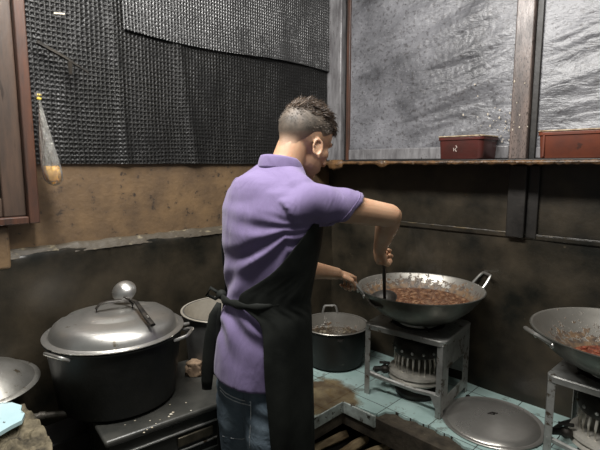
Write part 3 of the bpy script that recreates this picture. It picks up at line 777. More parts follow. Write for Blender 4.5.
# ---------------------------------------------------------------- black stove
E0 = at_z(105, 443, SZ); E1 = at_z(215, 404.5, SZ)
ed = (E1-E0).normalized(); SR = math.atan2(ed.y, ed.x)
stv = thing('gas_range', 'black enamel gas range along the left wall carrying the big pot', 'stove', (E0.x, E0.y, 0), SR)
SW = .70; SD = .40
SM = M4.Translation((E0.x, E0.y, 0)) @ M4.Rotation(SR, 4, 'Z'); SMi = SM.inverted(); FP = []
for px, py in ((178, 425), (213, 412)):
    o_ = SMi @ V((0, 0, CAMZ)); d_ = SMi.to_3x3() @ ray(px, py); FP.append(o_.x-d_.x*o_.y/d_.y)
mb = MB(); mb.box((0, 0, SZ-.022), (SW, SD, SZ)); obj('cooktop', mb, basic('dusty_grey_enamel', (.04, .041, .037), (.085, .083, .073), .36, .1, 7, bstr=.15, bscale=60, spots=((.16, .15, .12), 60, .70)), stv, bevel=.008)
mb = MB(); mb.box((.012, .012, TZ-.33), (SW-.012, SD-.02, SZ-.0225)); obj('range_body', mb, BLACK, stv, bevel=.004)
mb = MB(); mb.box((.02, .004, SZ-.062), (SW-.02, .0115, SZ-.056)); mb.box((.02, .004, SZ-.125), (SW-.02, .0115, SZ-.119)); obj('chrome_strip', mb, STEEL, stv, bevel=.001)
mb = MB(); mb.box((FP[0], .002, SZ-.106), (FP[1], .0115, SZ-.074)); obj('maker_plate', mb, basic('worn_brass_plate', (.16, .14, .10), (.05, .045, .035), .35, .7, 20), stv, bevel=.003)
mb = MB(); mb.box((.05, .002, SZ-.33), (SW-.05, .0118, SZ-.15)); obj('oven_door', mb, BLACK, stv, bevel=.004)
SI = stv.matrix_world
mb = MB(); rc = random.Random(5)
for px, py, r_ in ((171, 415, .006), (173, 413, .005), (169, 417, .004), (170, 405, .003), (150, 421, .003), (152, 428, .004), (156, 424, .0025), (144, 433, .0035), (135, 421, .003), (186, 403, .003), (191, 411, .003), (160, 420, .002), (125, 425, .002), (147, 430, .0025)):
    p = at_z(px, py, SZ); mb.ell((p.x, p.y, SZ+r_*.4), (r_, r_*.7, r_*.5), None, 7, 5)
tag(obj('food_crumbs', mb, CRUMB), 'scatter of pale crumbs on the black stove top in front of the big pot', 'crumbs', kind='stuff')

# ---------------------------------------------------------------- lower left: mortar block, tile, dome lid, pipe
BZ = .70
pol = [at_z(px, py, BZ) for px, py in ((-70, 425), (-40, 398), (24, 401), (34, 412), (43, 424), (52, 441), (54, 462), (40, 500), (-60, 520))]
blk = thing('mortar_block', 'rough brown broken masonry block at the lower left corner', 'masonry')
mb = MB(); cx_ = sum(p.x for p in pol)/len(pol); cy_ = sum(p.y for p in pol)/len(pol)
ring = []
for i in range(len(pol)):
    a, b = pol[i], pol[(i+1) % len(pol)]
    for k in range(22): ring.append(a.lerp(b, k/22))
rs = []
for z in [0, .2, .4, .5, .56, .6, .63, .66, .68]:
    rs.append([V((p.x+.014*NZ.noise((p.x*18, p.y*18, z*18)), p.y+.014*NZ.noise((p.x*18, p.y*18, z*18+9)), z)) for p in ring])
for kq in [1-.025*i for i in range(39)]:
    rs.append([V((cx_+(p.x-cx_)*kq, cy_+(p.y-cy_)*kq, BZ-.012+.022*NZ.noise(((cx_+(p.x-cx_)*kq)*24, (cy_+(p.y-cy_)*kq)*24, 3))+.012*abs(NZ.noise(((cx_+(p.x-cx_)*kq)*70, (cy_+(p.y-cy_)*kq)*70, 3))))) for p in ring])
mb.rings(rs, (True, True)); obj('mortar', mb, ROCK, blk, auto=0)
tp = [at_z(px, py, BZ+.010) for px, py in ((-60, 432), (-30, 405), (12, 404), (22, 407), (21, 412), (25, 415), (22, 422), (12, 427), (0, 434), (-30, 450))]
mb = MB(); mb.prism([(p.x, p.y) for p in tp], BZ+.004, BZ+.016)
obj('broken_tile', mb, tile_mat('pale_blue_tile_fragment', (.62, .82, .86), (.5, .72, .76), .2, False), blk, bevel=.001)
DL = V((-.995, 1.355, BZ+.024))
dl = thing('dome_lid', 'dull silver domed lid cut off by the left edge, resting on the masonry block', 'lid', DL)
dl.rotation_euler = (R(3), R(3), 0)
mb = MB(); mb.lathe([(.001, .062), (.04, .060), (.08, .050), (.115, .034), (.140, .014), (.148, .006), (.16, .004), (.164, .001), (.160, -.002), (.148, .0), (.136, .008), (.08, .042), (.001, .056)], 72); obj('lid_shell', mb, ALU, dl)
mb = MB(); mb.lathe([(.001, .09), (.012, .088), (.016, .08), (.009, .07), (.008, .060)], 24); obj('knob', mb, IRON, dl)
mb = MB(); a = at_z(36, 417, .62); b = at_z(68, 413, .62); mb.tube([a-(b-a)*.3, a, b], .011, 12)
mb.tube([a+(b-a)*.1, a+(b-a)*.3], .014, 12)
tag(obj('gas_pipe', mb, TUBEM), 'short grey metal pipe between the masonry block and the black stove', 'pipe')
mb = MB(); q = at_z(66, 440, .50); mb.box((-.09, -.05, 0), (.085, .09, .5)); o = obj('gap_shade_box', mb, DARKW, bevel=.006); o.location = (q.x-.02, q.y+.05, 0); o.rotation_euler = (0, 0, R(45))  # added dark box, stands in for the shade in this gap
tag(o, 'dark box added as the shade in the gap left of the black stove', 'box')

# ---------------------------------------------------------------- the man
PX, PY = -.100, 1.405
man = thing('person', 'man in a purple polo shirt, black apron and jeans stirring the middle wok', 'person', (PX, PY, 0), R(-45))
PM = M4.Translation((PX, PY, 0)) @ M4.Rotation(R(-45), 4, 'Z'); PI_ = PM.inverted()
def L(x, y, z): return PI_ @ V((x, y, z))        # world point -> body frame
# body frame: +x the man's right, +y his front
SHO_R = V((.152, .010, 1.296)); SHO_L = V((-.160, .035, 1.305))
ELB_R = L(.282, 1.43, 1.243); WRI_R = L(.298, 1.645, 1.090)
ELB_L = L(-.035, 1.63, 1.035); WRI_L = L(.128, 1.845, .975)
def ring_at(z, a, b, cy, cx=0, n=40, e=2.06):
    out = []
    for j in range(n):
        t_ = 2*PI*j/n; c, s_ = math.cos(t_), math.sin(t_)
        out.append(V((cx+a*abs(c)**(2/e)*(1 if c > 0 else -1), cy+b*abs(s_)**(2/e)*(1 if s_ > 0 else -1), z)))
    return out
# z, half width, half depth, centre y, centre x
TORSO = [(.72, .156, .129, -.026, -.025), (.80, .154, .125, -.024, -.023), (.88, .150, .117, -.020, -.018), (.96, .145, .109, -.012, -.010), (1.00, .141, .104, -.010, -.007),
         (1.05, .149, .109, -.006, -.004), (1.12, .159, .117, -.002, .002), (1.20, .170, .123, .001, .007), (1.27, .178, .122, .004, .008), (1.325, .164, .107, .010, .006),
         (1.36, .122, .086, .022, .004), (1.392, .080, .066, .042, .010), (1.415, .058, .056, .052, .012)]
def tor(z):
    T = TORSO
    if z <= T[0][0]: return T[0][1:]
    for i in range(len(T)-1):
        if z <= T[i+1][0]:
            u = (z-T[i][0])/(T[i+1][0]-T[i][0]); return tuple(T[i][k]*(1-u)+T[i+1][k]*u for k in (1, 2, 3, 4))
    return T[-1][1:]
# --- head frame
HC = L(.018, 1.490, 1.482)
yaw = R(-3); pit = R(-26)
HR = M4.Translation(HC) @ M4.Rotation(yaw, 4, 'Z') @ M4.Rotation(pit, 4, 'X') @ M4.Rotation(R(4), 4, 'Y')
NB = V((.012, .052, 1.365))
body = MB()
body.ell((0, -.008, .022), (.074, .093, .086), HR, 28, 18)
body.ell((0, .030, -.02), (.060, .060, .07), HR); body.ell((0, .030, -.060), (.053, .060, .050), HR)
body.ell((0, .066, -.093), (.024, .020, .018), HR); body.ell((0, .073, .018), (.048, .016, .012), HR)
for sx in (-1, 1):
    body.ell((sx*.042, .052, -.025), (.020, .022, .022), HR)          # cheek bones
    body.ell((sx*.012, .098, -.040), (.008, .009, .007), HR, 12, 8)   # nostril wings
body.capsule([HR @ V((0, .082, .012)), HR @ V((0, .095, -.012)), HR @ V((0, .107, -.035))], [.009, .010, .012], 12)
body.capsule([HR @ V((-.020, .085, -.066)), HR @ V((0, .092, -.064)), HR @ V((.020, .085, -.066))], [.005, .0065, .005], 8)
body.capsule([HR @ V((-.018, .083, -.075)), HR @ V((0, .090, -.076)), HR @ V((.018, .083, -.075))], [.005, .0065, .005], 8)
body.tube([HR @ V((0, -.028, .0)), HR @ V((0, -.034, -.05)), NB.lerp(HR @ V((0, -.034, -.05)), .5), NB+V((0, -.008, .0)), NB+V((0, -.015, -.05))], [.050, .050, .051, .057, .072], 24)
# torso
body.rings([ring_at(z, a-.013, b-.013, cy, cx) for z, a, b, cy, cx in [(z,)+tor(z) for z in (.80, .85, .90, .96, 1.0, 1.05, 1.12, 1.2, 1.27, 1.325, 1.36, 1.385)]])
# legs
def limb(mb, pts, rad, seg=20): mb.capsule(pts, rad, seg)
for sx in (-1, 1):
    hip = V((sx*.066-.020, -.022, .86)); kn = V((sx*.078-.024, -.018, .47)); an = V((sx*.085-.012, -.02, .09))
    limb(body, [hip, hip.lerp(kn, .35), hip.lerp(kn, .75), kn, kn.lerp(an, .3)+V((0, -.012, 0)), kn.lerp(an, .7), an], [.074, .072, .06, .052, .052, .036, .034])
    body.capsule([an+V((0, -.015, -.04)), an+V((sx*.01, .08, -.055)), an+V((sx*.015, .15, -.066))], [.034, .030, .020], 12)
# arms
def arm(sh, el, wr, s_):
    m1 = sh.lerp(el, .4)
    limb(body, [sh, m1, sh.lerp(el, .8), el], [.050, .045, .039, .0365])
    limb(body, [el, el.lerp(wr, .25), el.lerp(wr, .6), wr], [.0365, .039, .032, .0245])
def hand(mb, wr, d, n, s_, curl=(55, 75, 55), k=1.0, thumb=1.0):
    """wr wrist; d towards knuckles; n palm direction; s_ thumb side"""
    d = V(d).normalized(); n = V(n); n = (n-d*n.dot(d)).normalized(); s_ = V(s_); s_ = (s_-d*s_.dot(d)-n*s_.dot(n)).normalized()
    P = lambda a, b, c: wr+d*(a*k)+s_*(b*k)+n*(c*k)
    def pr(a, w, t_, off=0):
        return [P(a, math.cos(2*PI*j/16)*w+off, math.sin(2*PI*j/16)*t_) for j in range(16)]
    mb.rings([pr(-.02, .024, .020), pr(.0, .027, .019), pr(.025, .036, .019), pr(.055, .041, .018), pr(.08, .042, .015), pr(.09, .038, .010)])
    mb.ell((0, 0, 0), (.018*k, .030*k, .014*k), M4.Translation(P(.035, .024, .010)) @ d.to_track_quat('Y', 'Z').to_matrix().to_4x4())
    for i, (off, ln, r_) in enumerate(((.031, .95, .0088), (.0105, 1.05, .0090), (-.0105, .98, .0086), (-.030, .80, .0078))):
        p = P(.068, off, 0); pts = [p, P(.088, off, 0)]; a = 0
        p = pts[-1]
        for L_, c_ in zip((.042, .027, .021), curl):
            a += R(c_); p = p+(d*math.cos(a)+n*math.sin(a))*(L_*ln*k); pts.append(p)
        mb.capsule(pts, [r_*k*1.05, r_*k*1.1, r_*k, r_*k*.92, r_*k*.82], 10)
    mb.capsule([P(.012, .024, .008), P(.040, .046, .018), P(.066, .046, .034*thumb), P(.080, .030, .046*thumb)], [.013*k, .0115*k, .0105*k, .009*k], 10)
# ladle line (world): through the fist down into the wok
GR = V((.318, 1.715, 1.068)); BW = V((.358, 1.890, .832)); ax = (BW-GR).normalized()
def Ld(v): return (PI_.to_3x3() @ V(v))
dR = Ld((.04, .88, -.42)); nR = Ld((1, .05, .0)); sR = Ld(ax)
# place wrist so that the handle passes through the curled fingers
wrR = L(*GR) - dR.normalized()*.078 - (nR-dR.normalized()*nR.dot(dR.normalized())).normalized()*.024
arm(SHO_R, ELB_R, wrR-dR.normalized()*.004, 1)
hand(body, wrR, dR, nR, sR, (62, 88, 62))
HL = V((.212, 1.952, .895))   # crown of the wok's left handle
dL = Ld((.60, .72, -.35)); nL = Ld((.1, .0, -1)); sL = Ld((.75, -.65, .05))
wrL = L(*HL) - dL.normalized()*.092 - (nL-dL.normalized()*nL.dot(dL.normalized())).normalized()*.020
arm(SHO_L, ELB_L, wrL-dL.normalized()*.004, -1)
hand(body, wrL, dL, nL, sL, (50, 85, 60))
# ears
def ear(sx):
    Me = HR @ M4.Translation((sx*.070, .000, -.034)) @ M4.Rotation(R(-sx*22), 4, 'Z') @ M4.Rotation(R(16), 4, 'X') @ M4.Scale(.80, 4)
    pts = []
    for k in range(15):
        a = R(-60+ (300)*k/14); rr_ = .030+.004*math.sin(a)
        pts.append(Me @ V((sx*.012, -rr_*.62*math.cos(a-R(0))*(-1)*-1, rr_*math.sin(a)+.003)))
    body.capsule(pts, [.0042]*15, 8)
    body.ell((sx*.004, .001, .0), (.0045, .016, .026), Me, 16, 10)
    body.ell((sx*.008, .010, -.027), (.006, .008, .010), Me, 12, 8)
    body.ell((sx*.006, .013, -.008), (.006, .005, .008), Me, 10, 6)
ear(1); ear(-1)
me = fuse(body, .0034, 3, .5); me.materials.append(SKIN)
bo = link('body', me, man, auto=0)
for sx in (-1, 1):
    mb = MB(); c = HR @ V((sx*.029, .0725, -.002)); mb.ell(c, (.0115, .0115, .0115), None, 16, 12); e = obj('eye', mb, EYEW, man)
    mb = MB(); c = HR @ V((sx*.029, .0790, -.004)); mb.ell(c, (.0056, .0056, .0056), None, 12, 8); obj('iris', mb, EYED, e)
    mb = MB(); mb.capsule([HR @ V((sx*.014, .087, .020)), HR @ V((sx*.030, .086, .026)), HR @ V((sx*.047, .073, .020))], [.003, .0038, .002], 6); obj('eyebrow', mb, HAIR, man)

# --- hair
hr = random.Random(11)
from mathutils.bvhtree import BVHTree
BB = BVHTree.FromPolygons([v.co for v in bo.data.vertices], [list(p.vertices) for p in bo.data.polygons])
HO = HR @ V((0, -.008, .022))
def scalp(th, ph, k=1.0): # th azimuth from front, ph elevation
    return V((.074*k*math.cos(ph)*math.sin(th), -.008+.093*k*math.cos(ph)*math.cos(th), .022+.086*k*math.sin(ph)))
def hairline(th):
    a = abs(((th+PI) % (2*PI))-PI)      # 0 front .. pi back
    pts = [(0, .62), (.55, .58), (.9, .30), (1.25, .05), (1.45, -.12), (1.62, .0), (1.85, -.15), (2.05, -.50), (2.4, -.80), (PI, -.92)]
    for (a0, v0), (a1, v1) in zip(pts, pts[1:]):
        if a <= a1: return v0+(v1-v0)*(a-a0)/(a1-a0)
    return pts[-1][1]
mb = MB()
NT = 64; rows = []
for i in range(17):
    r_ = []
    for j in range(NT):
        th = 2*PI*j/NT; e0 = hairline(th); e0 += .04*NZ.noise((th*5, 0, 3)); ph = e0+(PI/2-.03-e0)*i/16
        k = 1.012+.022*min(1, i/3)
        q = HR @ scalp(th, ph, 1.0); dv = (q-HO).normalized(); far = HO+dv*.22; hit = BB.ray_cast(HO+dv*.03, dv, .2)
        rad = (q-HO).length
        if hit[0] is not None: rad = min(max(rad, (hit[0]-HO).length), rad*(1.12 if abs(abs(th-PI)-0) > 1.9 or ph > 0 else 1.55))
        edge_ = min(1, i/3)
        r_.append(HO+dv*(rad+.0002+.0042*edge_+.001*NZ.noise((th*4, ph*6, 0))))
    rows.append(r_)
mb.rings(rows, (False, True)); hair = obj('cropped_hair', mb, FADE, man, auto=0)
mb = MB()
def strand(th, ph, ln, lean, wid):
    q = HR @ scalp(th, ph, 1.0); nrm = (q-HO).normalized(); hit = BB.ray_cast(HO+nrm*.03, nrm, .2)
    rad = (q-HO).length
    if hit[0] is not None: rad = min(max(rad, (hit[0]-HO).length), rad*1.12)
    p = HO+nrm*(rad+.003)
    g = HR.to_3x3() @ V((hr.uniform(-.6, .6), 1.0, hr.uniform(-.35, .45))); g = g-nrm*g.dot(nrm); 
    cl = NZ.noise(V((th*3, ph*5, 4))); d = (nrm*(1-lean+.35*max(0, cl))+g.normalized()*lean+(HR.to_3x3() @ V((1, 0, 0)))*cl*.8).normalized()
    down = V((0, 0, -1)) if math.cos(th) > 0 and ph < 1.1 else -nrm*.6; pts = [p-nrm*.002]
    for k in range(3):
        pts.append(pts[-1]+d*ln/3); d = (d+down*.22*lean+V((hr.uniform(-.15, .15), hr.uniform(-.15, .15), hr.uniform(-.1, .1)))).normalized()
    mb.tube(pts, [wid, wid*.95, wid*.7, wid*.15], 4)
for _ in range(7600):
    th = hr.uniform(-PI, PI); a = abs(th); e0 = hairline(th)
    ph = math.asin(hr.uniform(math.sin(max(e0, -.2)), .999))
    topness = ph-(.46 if a < 1.2 else .46-.07*(a-1.2))
    if topness > 0: strand(th, ph, hr.uniform(.020, .042)*min(1, .55+topness*2), hr.uniform(.62, .93), .0013)
    elif ph > e0+.05 and a < 1.0: strand(th, ph, hr.uniform(.014, .028), .6, .0012)
obj('top_hair', mb, HAIR, man, auto=0)
mb = MB()
for _ in range(2600):
    th = hr.uniform(-PI, PI); e0 = hairline(th); ph = hr.uniform(max(e0+.12, -.15), .85)
    if hr.random() > .35+.65*(ph-e0): continue
    strand(th, ph, hr.uniform(.004, .010), .3, .0007)
obj('side_stubble', mb, basic('grey_brown_hair', (.05, .04, .03), (.25, .21, .17), .5, 0, 90, bstr=0), man, auto=0)

# --- shirt
sb = MB()
zs = [.735, .76, .80, .84, .88, .92, .96, 1.0, 1.04, 1.08, 1.12, 1.16, 1.20, 1.24, 1.27, 1.30, 1.325, 1.345, 1.36, 1.385, 1.40]
rs = [ring_at(z, *(lambda q: (q[0], q[1], q[2], q[3]))(tor(z)), n=64) for z in zs]
low = ring_at(.748, tor(.74)[0]-.030, tor(.74)[1]-.030, tor(.74)[2], tor(.74)[3], 64); low2 = ring_at(.736, tor(.735)[0]-.012, tor(.735)[1]-.012, tor(.735)[2], tor(.735)[3], 64)
sb.rings([low, low2]+rs)
def sleeve(sh, el, t_end, r0, r1, up):
    d = (el-sh).normalized(); e = sh.lerp(el, t_end)
    root = sh-d*.065+V((0, 0, -.045))
    pts = [root, sh, sh.lerp(el, t_end*.4), sh.lerp(el, t_end*.75), e, e-d*.03]
    n0 = len(sb.v)
    sb.tube(pts[:5]+[e+d*.0005, e-d*.045], [.048, r0, r0*.98, (r0+r1)/2, r1, r1-.009, r1-.012], 28)
    for i in range(n0+28*3, len(sb.v)):
        k = (sb.v[i].z-e.z)/r1; w_ = .5 if i < n0+28*4 else 1
        sb.v[i] = sb.v[i]+d*(k*.045-.008)*w_
    return e, d
SE, SDn = sleeve(SHO_R, ELB_R, .50, .060, .054, 1)
sb.capsule([V((.030, .035, 1.365)), V((.075, .025, 1.350)), V((.125, .012, 1.318))], [.045, .050, .055], 20)
sb.capsule([V((-.010, .035, 1.362)), V((-.065, .030, 1.340)), V((-.120, .025, 1.312))], [.045, .050, .055], 20)
SEL, SDL = sleeve(SHO_L, ELB_L, .57, .060, .055, -1)
sb.ell((.075, .015, 1.305), (.105, .075, .058)); sb.ell((-.075, .02, 1.300), (.105, .075, .058)); sb.ell((0, -.045, 1.29), (.12, .065, .09))
ARMP = V((.150, -.02, 1.235))
def folds(p, n):
    w = 0
    # creases fanning from the right armpit down across the back
    d = p-ARMP; 
    if n.y < .5 and p.z < 1.32:
        ang = math.atan2(d.z, -abs(d.x)*1.0-max(0, -p.y)*.6+1e-6); r_ = math.sqrt(d.x**2+d.z**2+(p.y+.02)**2)
        m = math.exp(-((r_-.12)/.10)**2)
        w += .0060*m*math.sin(ang*15+r_*9)*min(1, max(0, (1.275-p.z)*14))+.0035*math.exp(-((r_-.2)/.09)**2)*math.sin(ang*23+r_*20)*min(1, max(0, (1.25-p.z)*10))
    # pull folds above the apron tie
    m2 = math.exp(-((p.z-1.04)/.05)**2)
    w += .006*m2*math.sin(math.atan2(p.x, p.y)*7+p.z*46)
    m3 = math.exp(-((p.z-.91)/.06)**2)
    w += .006*m3*math.sin(math.atan2(p.x, p.y)*5-p.z*60+3*NZ.noise(p*7))
    # sleeve
    ds = (p-SHO_R).dot(SDn)
    if p.x > .15: w += .0022*math.sin(ds*75+p.z*50+NZ.noise(p*8)*3)*min(1, max(0, (ds-.0)*12))*(1 if ds < .165 else 0)
    w += .005*NZ.noise(p*7)+.003*NZ.noise(V((p.x*22, p.y*22, p.z*9)))
    return w
me = fuse(sb, .0052, 14, .5, folds); me.materials.append(SHIRT)
shirt = link('polo_shirt', me, man, auto=0)
# collar, folded band standing on the nape
mb = MB()
def collar(u, v):
    a = R(-150)+R(300)*u+PI*1.5        # open at the front
    z0 = 1.385-.0*v; r0 = .066
    c, s_ = math.cos(a), math.sin(a)
    if v < .4: k = v/.4; r_ = .064+.0*k; z = 1.375+.042*k
    else: k = (v-.4)/.6; r_ = .066+.014*k**.7; z = 1.417+.004*math.sin(k*PI)-.040*k
    zz = z+.012*(-s_)*-1*-1 - .03*max(0, s_)
    return (.012+r_*.93*c, .050+(r_*.93)*s_, zz+.004)
mb.grid(collar, 60, 14); obj('collar', mb, SHIRT, shirt, auto=0, solid=.003)
# stitched band just above each sleeve hem
for e, d, r1 in ((SE, SDn, .054), (SEL, SDL, .055)):
    SB0 = BVHTree.FromPolygons([v.co for v in shirt.data.vertices], [list(p.vertices) for p in shirt.data.polygons])
    u_ = d.cross(V((0, 0, 1))).normalized(); w_ = u_.cross(d).normalized(); P = []
    for j in range(49):
        a = 2*PI*j/48; q = u_*math.cos(a)+w_*math.sin(a); o_ = e+d*(math.sin(a)*.045-.008-.022)
        hit = SB0.ray_cast(o_+q*.12, -q, .1)
        if hit[0] is not None: P.append(hit[0]+q*.0004)
    if len(P) > 8:
        mb = MB(); mb.tube(P, .0011, 5); obj('hem_stitching', mb, SHIRT, shirt, auto=0)
# --- jeans
jb = MB()
jb.rings([ring_at(z, a, b, cy, cx) for z, a, b, cy, cx in ((.73, .138, .110, -.026, -.025), (.80, .142, .110, -.024, -.023), (.88, .138, .104, -.020, -.018), (.95, .132, .096, -.012, -.010))])
for sx in (-1, 1):
    hip = V((sx*.064-.024, -.026, .80)); kn = V((sx*.078-.024, -.018, .47)); an = V((sx*.085-.012, -.02, .055))
    jb.tube([hip, hip.lerp(kn, .14), hip.lerp(kn, .3), hip.lerp(kn, .7), kn, kn.lerp(an, .4), an], [.062, .074, .093, .097, .086, .072, .062], 24)
me = fuse(jb, .006, 5, .5, lambda p, n: .004*NZ.noise(p*11)+.003*math.exp(-((p.z-.66)/.04)**2)*math.sin(p.z*90+p.x*30)); me.materials.append(JEANS)
jeans = link('jeans', me, man, auto=0)
from mathutils.bvhtree import BVHTree
def bvh_of(o): return BVHTree.FromPolygons([v.co for v in o.data.vertices], [list(p.vertices) for p in o.data.polygons])
JB = bvh_of(jeans); SBV = bvh_of(shirt)
camL = PI_ @ V((0, 0, CAMZ))
def on_surface(bvh, px, py, off):
    d = (PI_.to_3x3() @ ray(px, py)).normalized(); h = bvh.ray_cast(camL, d)
    return (h[0]+h[1]*off) if h[0] is not None else None
def seam_line(pix, rad, name, mat, parent, bvh, off=.001):
    P = [on_surface(bvh, *q, off) for q in pix]; P = [p for p in P if p is not None]
    if len(P) < 2: return None
    mb = MB(); Q = []
    for i in range(len(P)-1):
        for k in range(4): Q.append(P[i].lerp(P[i+1], k/4))
    Q.append(P[-1]); mb.tube(Q, rad, 6); return obj(name, mb, mat, parent, auto=0)
for dy in (0, 3.2):
    seam_line([(220+dy*.2, 387+dy), (226, 393+dy), (233, 397+dy), (241, 400+dy), (251, 402+dy)], .0017, 'pocket_piping', PIPING, jeans, JB)
seam_line([(251, 402), (251, 418), (250, 436), (250, 448)], .0010, 'pocket_seam', PIPING, jeans, JB)
seam_line([(223, 436), (232, 438), (242, 439), (250, 437)], .0010, 'pocket_seam', PIPING, jeans, JB)
# --- shoes
for sx in (-1, 1):
    mb = MB(); a0 = V((sx*.085-.012, -.01, 0))
    rs = []
    for y, w, h in ((-.075, .02, .05), (-.065, .036, .075), (-.02, .041, .085), (.04, .042, .07), (.10, .048, .055), (.15, .045, .045), (.185, .030, .035), (.198, .012, .02)):
        rs.append([a0+V((w*math.cos(t_), y, max(0.001, h*.5+h*.5*math.sin(t_)))) for t_ in [2*PI*j/20 for j in range(20)]])
    mb.rings(rs); obj('shoe', mb, SHOE, man)
# --- apron
def apr_edge(z):
    pts = [(.40, 122), (.70, 131), (.93, 139), (.975, 150), (.992, 178), (1.03, 172), (1.10, 132), (1.17, 112), (1.23, 92), (1.28, 60), (1.34, 36), (1.40, 30)]
    for (a0, v0), (a1, v1) in zip(pts, pts[1:]):
        if z <= a1: return v0+(v1-v0)*(z-a0)/(a1-a0)
    return pts[-1][1]
def apr_surf(th, z, off):
    a, b, cy, cx = tor(max(z, .80))
    fl = max(0, .97-z); a += off+fl*.005; b += off+fl*.015; e = 2.06
    if z > 1.0: 
        k = max(0, math.cos(th))*min(1, (z-1.0)*8)*.012; b += k
    c, s_ = math.sin(th), math.cos(th)
    x = a*abs(c)**(2/e)*(1 if c > 0 else -1); y = cy+b*abs(s_)**(2/e)*(1 if s_ > 0 else -1)
    f = 1+.035*min(1, fl*3)*math.sin(th*9+z*4)+.01*math.sin(th*17)*min(1, fl*4)+.02*NZ.noise((th*2, z*7, 1))+.035*math.exp(-((z-1.0)/.12)**2)*NZ.noise((th*5+z*16, z*7-th*3, 4))
    return V((x*f, y*f, z))
mb = MB()
zsl = [.42, .48, .54, .60, .66, .72, .78, .84, .90, .94, .965, .985, 1.0, 1.015, 1.03, 1.05, 1.08, 1.11, 1.14, 1.17, 1.2, 1.23, 1.26, 1.29, 1.32]
rs = []
for z in zsl:
    E_ = R(apr_edge(z)); EL = min(E_, R(118)); rs.append([apr_surf(-EL+(E_+EL)*j/72, z, .014 if z < 1.25 else .016) for j in range(73)])
mb.rings(rs, (False, False), closed=False)
apron = obj('apron', mb, APRON, man, auto=0, solid=.003, subs=1)
# waist tie around the back, knot and hanging tails at the back left
mb = MB(); pts = [apr_surf(R(t_), .992+.004*math.sin(R(t_*3))+max(0, 150-t_)*.0006, .012-max(0, 135-t_)*.0004) for t_ in range(112, 226, 6)]
mb.tube(pts, [.0075+.0015*math.sin(i*1.3) for i in range(len(pts))], 8, 1.7); 
kb = apr_surf(R(222), .995, .018); mb.ell(kb, (.018, .016, .016), None, 12, 8)
obj('apron_tie', mb, APRON, apron, auto=0)
def tail(pix, w, name):
    mb = MB(); 
    yd = (PM @ kb).y-.015
    P = [PI_ @ at_y(px, py, yd) for px, py in pix]; vw = (PI_.to_3x3() @ V((0, 1, 0)))
    mb.tube(P, w, 10, .5, vw); return obj(name, mb, APRON, apron, auto=0)
tail([(219, 303), (214, 315), (211, 335), (209, 355), (207, 380), (207, 389)], [.008, .016, .020, .021, .019, .016], 'tie_tail')
tail([(219, 303), (217, 318), (216, 340), (215, 352)], [.008, .013, .013, .010], 'tie_tail')
mb = MB(); P = [kb, kb+V((-.03, -.02, .02)), kb+V((-.045, -.025, -.005)), kb+V((-.02, -.01, -.015)), kb]; mb.tube(P, .004, 8, 1.6); obj('tie_bow', mb, APRON, apron, auto=0)
# neck strap of the apron
mb = MB(); mb.tube([V((.10, .115, 1.30)), V((.085, .09, 1.36)), V((.066, .060, 1.395)), V((.052, .02, 1.395)), V((.012, -.0, 1.395)), V((-.03, .02, 1.395)), V((-.045, .060, 1.395)), V((-.085, .09, 1.36)), V((-.10, .115, 1.30))], .005, 6, 1); obj('neck_strap', mb, APRON, apron, auto=0)

# --- the ladle in the man's fist
lt = thing('stirring_ladle', 'dark long-handled ladle held in the man\'s right hand inside the middle wok', 'ladle')
mb = MB(); mb.tube([GR-ax*.055, GR, GR.lerp(BW, .5), BW-ax*.01], [.0085, .0085, .0075, .0065], 10); obj('ladle_handle', mb, IRON, lt)
mb = MB(); nb = V((-.25, -.30, .92)).normalized(); Mq = M4.Translation(BW+V((-.004, .012, -.004))) @ nb.to_track_quat('Z', 'Y').to_matrix().to_4x4()
mb.lathe([(.001, -.022), (.032, -.017), (.050, -.004), (.059, .010), (.061, .011), (.056, .010), (.047, -.001), (.03, -.012), (.001, -.017)], 40, Mq); obj('ladle_bowl', mb, IRON, lt)

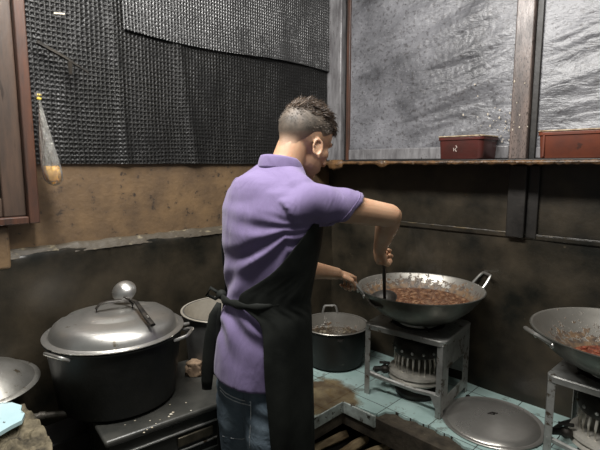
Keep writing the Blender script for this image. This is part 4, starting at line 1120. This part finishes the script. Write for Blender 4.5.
mb = MB()
mb.rings([[V((r_*math.cos(2*PI*j/24)+ox, r_*.7*math.sin(2*PI*j/24), z)) for j in range(24)] for z, r_, ox in ((0, .02, 0), (.02, .09, 0), (.10, .10, -.01), (.22, .08, .02), (.34, .06, .0), (.40, .01, .0))])
sm = bpy.data.materials.new('steam'); sm.use_nodes = True; t = sm.node_tree; t.nodes.remove(t.nodes['Principled BSDF'])
vp = t.nodes.new('ShaderNodeVolumePrincipled'); vp.inputs['Color'].default_value = (.9, .9, .9, 1); vp.inputs['Anisotropy'].default_value = .2
n_ = noise(t, coord(t, (1, 1, .45)), 14, 4, .6, 1.2); dn = ramp(t, n_, [(.48, (0, 0, 0)), (.72, (1, 1, 1))])
tc = t.nodes.new('ShaderNodeTexCoord'); sp = t.nodes.new('ShaderNodeSeparateXYZ'); t.links.new(tc.outputs['Object'], sp.inputs[0])
fall = math_(t, 'SUBTRACT', 1, math_(t, 'MULTIPLY', sp.outputs[2], 2.4), True)
t.links.new(math_(t, 'MULTIPLY', math_(t, 'MULTIPLY', dn, fall), 2.2), vp.inputs['Density'])
t.links.new(vp.outputs[0], t.nodes['Material Output'].inputs['Volume'])
so = obj('steam', mb, sm); so.location = (WOK1.x+.0, WOK1.y-.0, WOK1.z+.125)
tag(so, 'faint wisp of steam rising from the middle wok', 'steam', kind='stuff')

# ---------------------------------------------------------------- light
def area(name, loc, tgt, size, energy, col=(1, 1, 1), sy=None):
    l = bpy.data.lights.new(name, 'AREA'); l.energy = energy; l.color = col; l.size = size
    if sy: l.shape = 'RECTANGLE'; l.size_y = sy
    o = bpy.data.objects.new(name, l); COL.objects.link(o); o.location = loc
    o.rotation_euler = (V(tgt)-V(loc)).to_track_quat('-Z', 'Y').to_euler(); return o
area('ceiling_lamp', (-.4, 1.08, 2.5), (.1, 1.7, 1.0), 1.1, 34, (1, .975, .94), .25)
area('ceiling_lamp', (.75, 1.05, 2.75), (.6, 2.0, 1.0), .5, 7, (1, .97, .92), .5)
w = bpy.data.worlds.new('world'); sc.world = w; w.use_nodes = True
w.node_tree.nodes['Background'].inputs[0].default_value = (.95, 1, .97, 1)
w.node_tree.nodes['Background'].inputs[1].default_value = .07
vs = sc.view_settings; vs.view_transform = 'Standard'; vs.look = 'None'; vs.gamma = 1; vs.use_curve_mapping = False
vs.exposure = 0.72
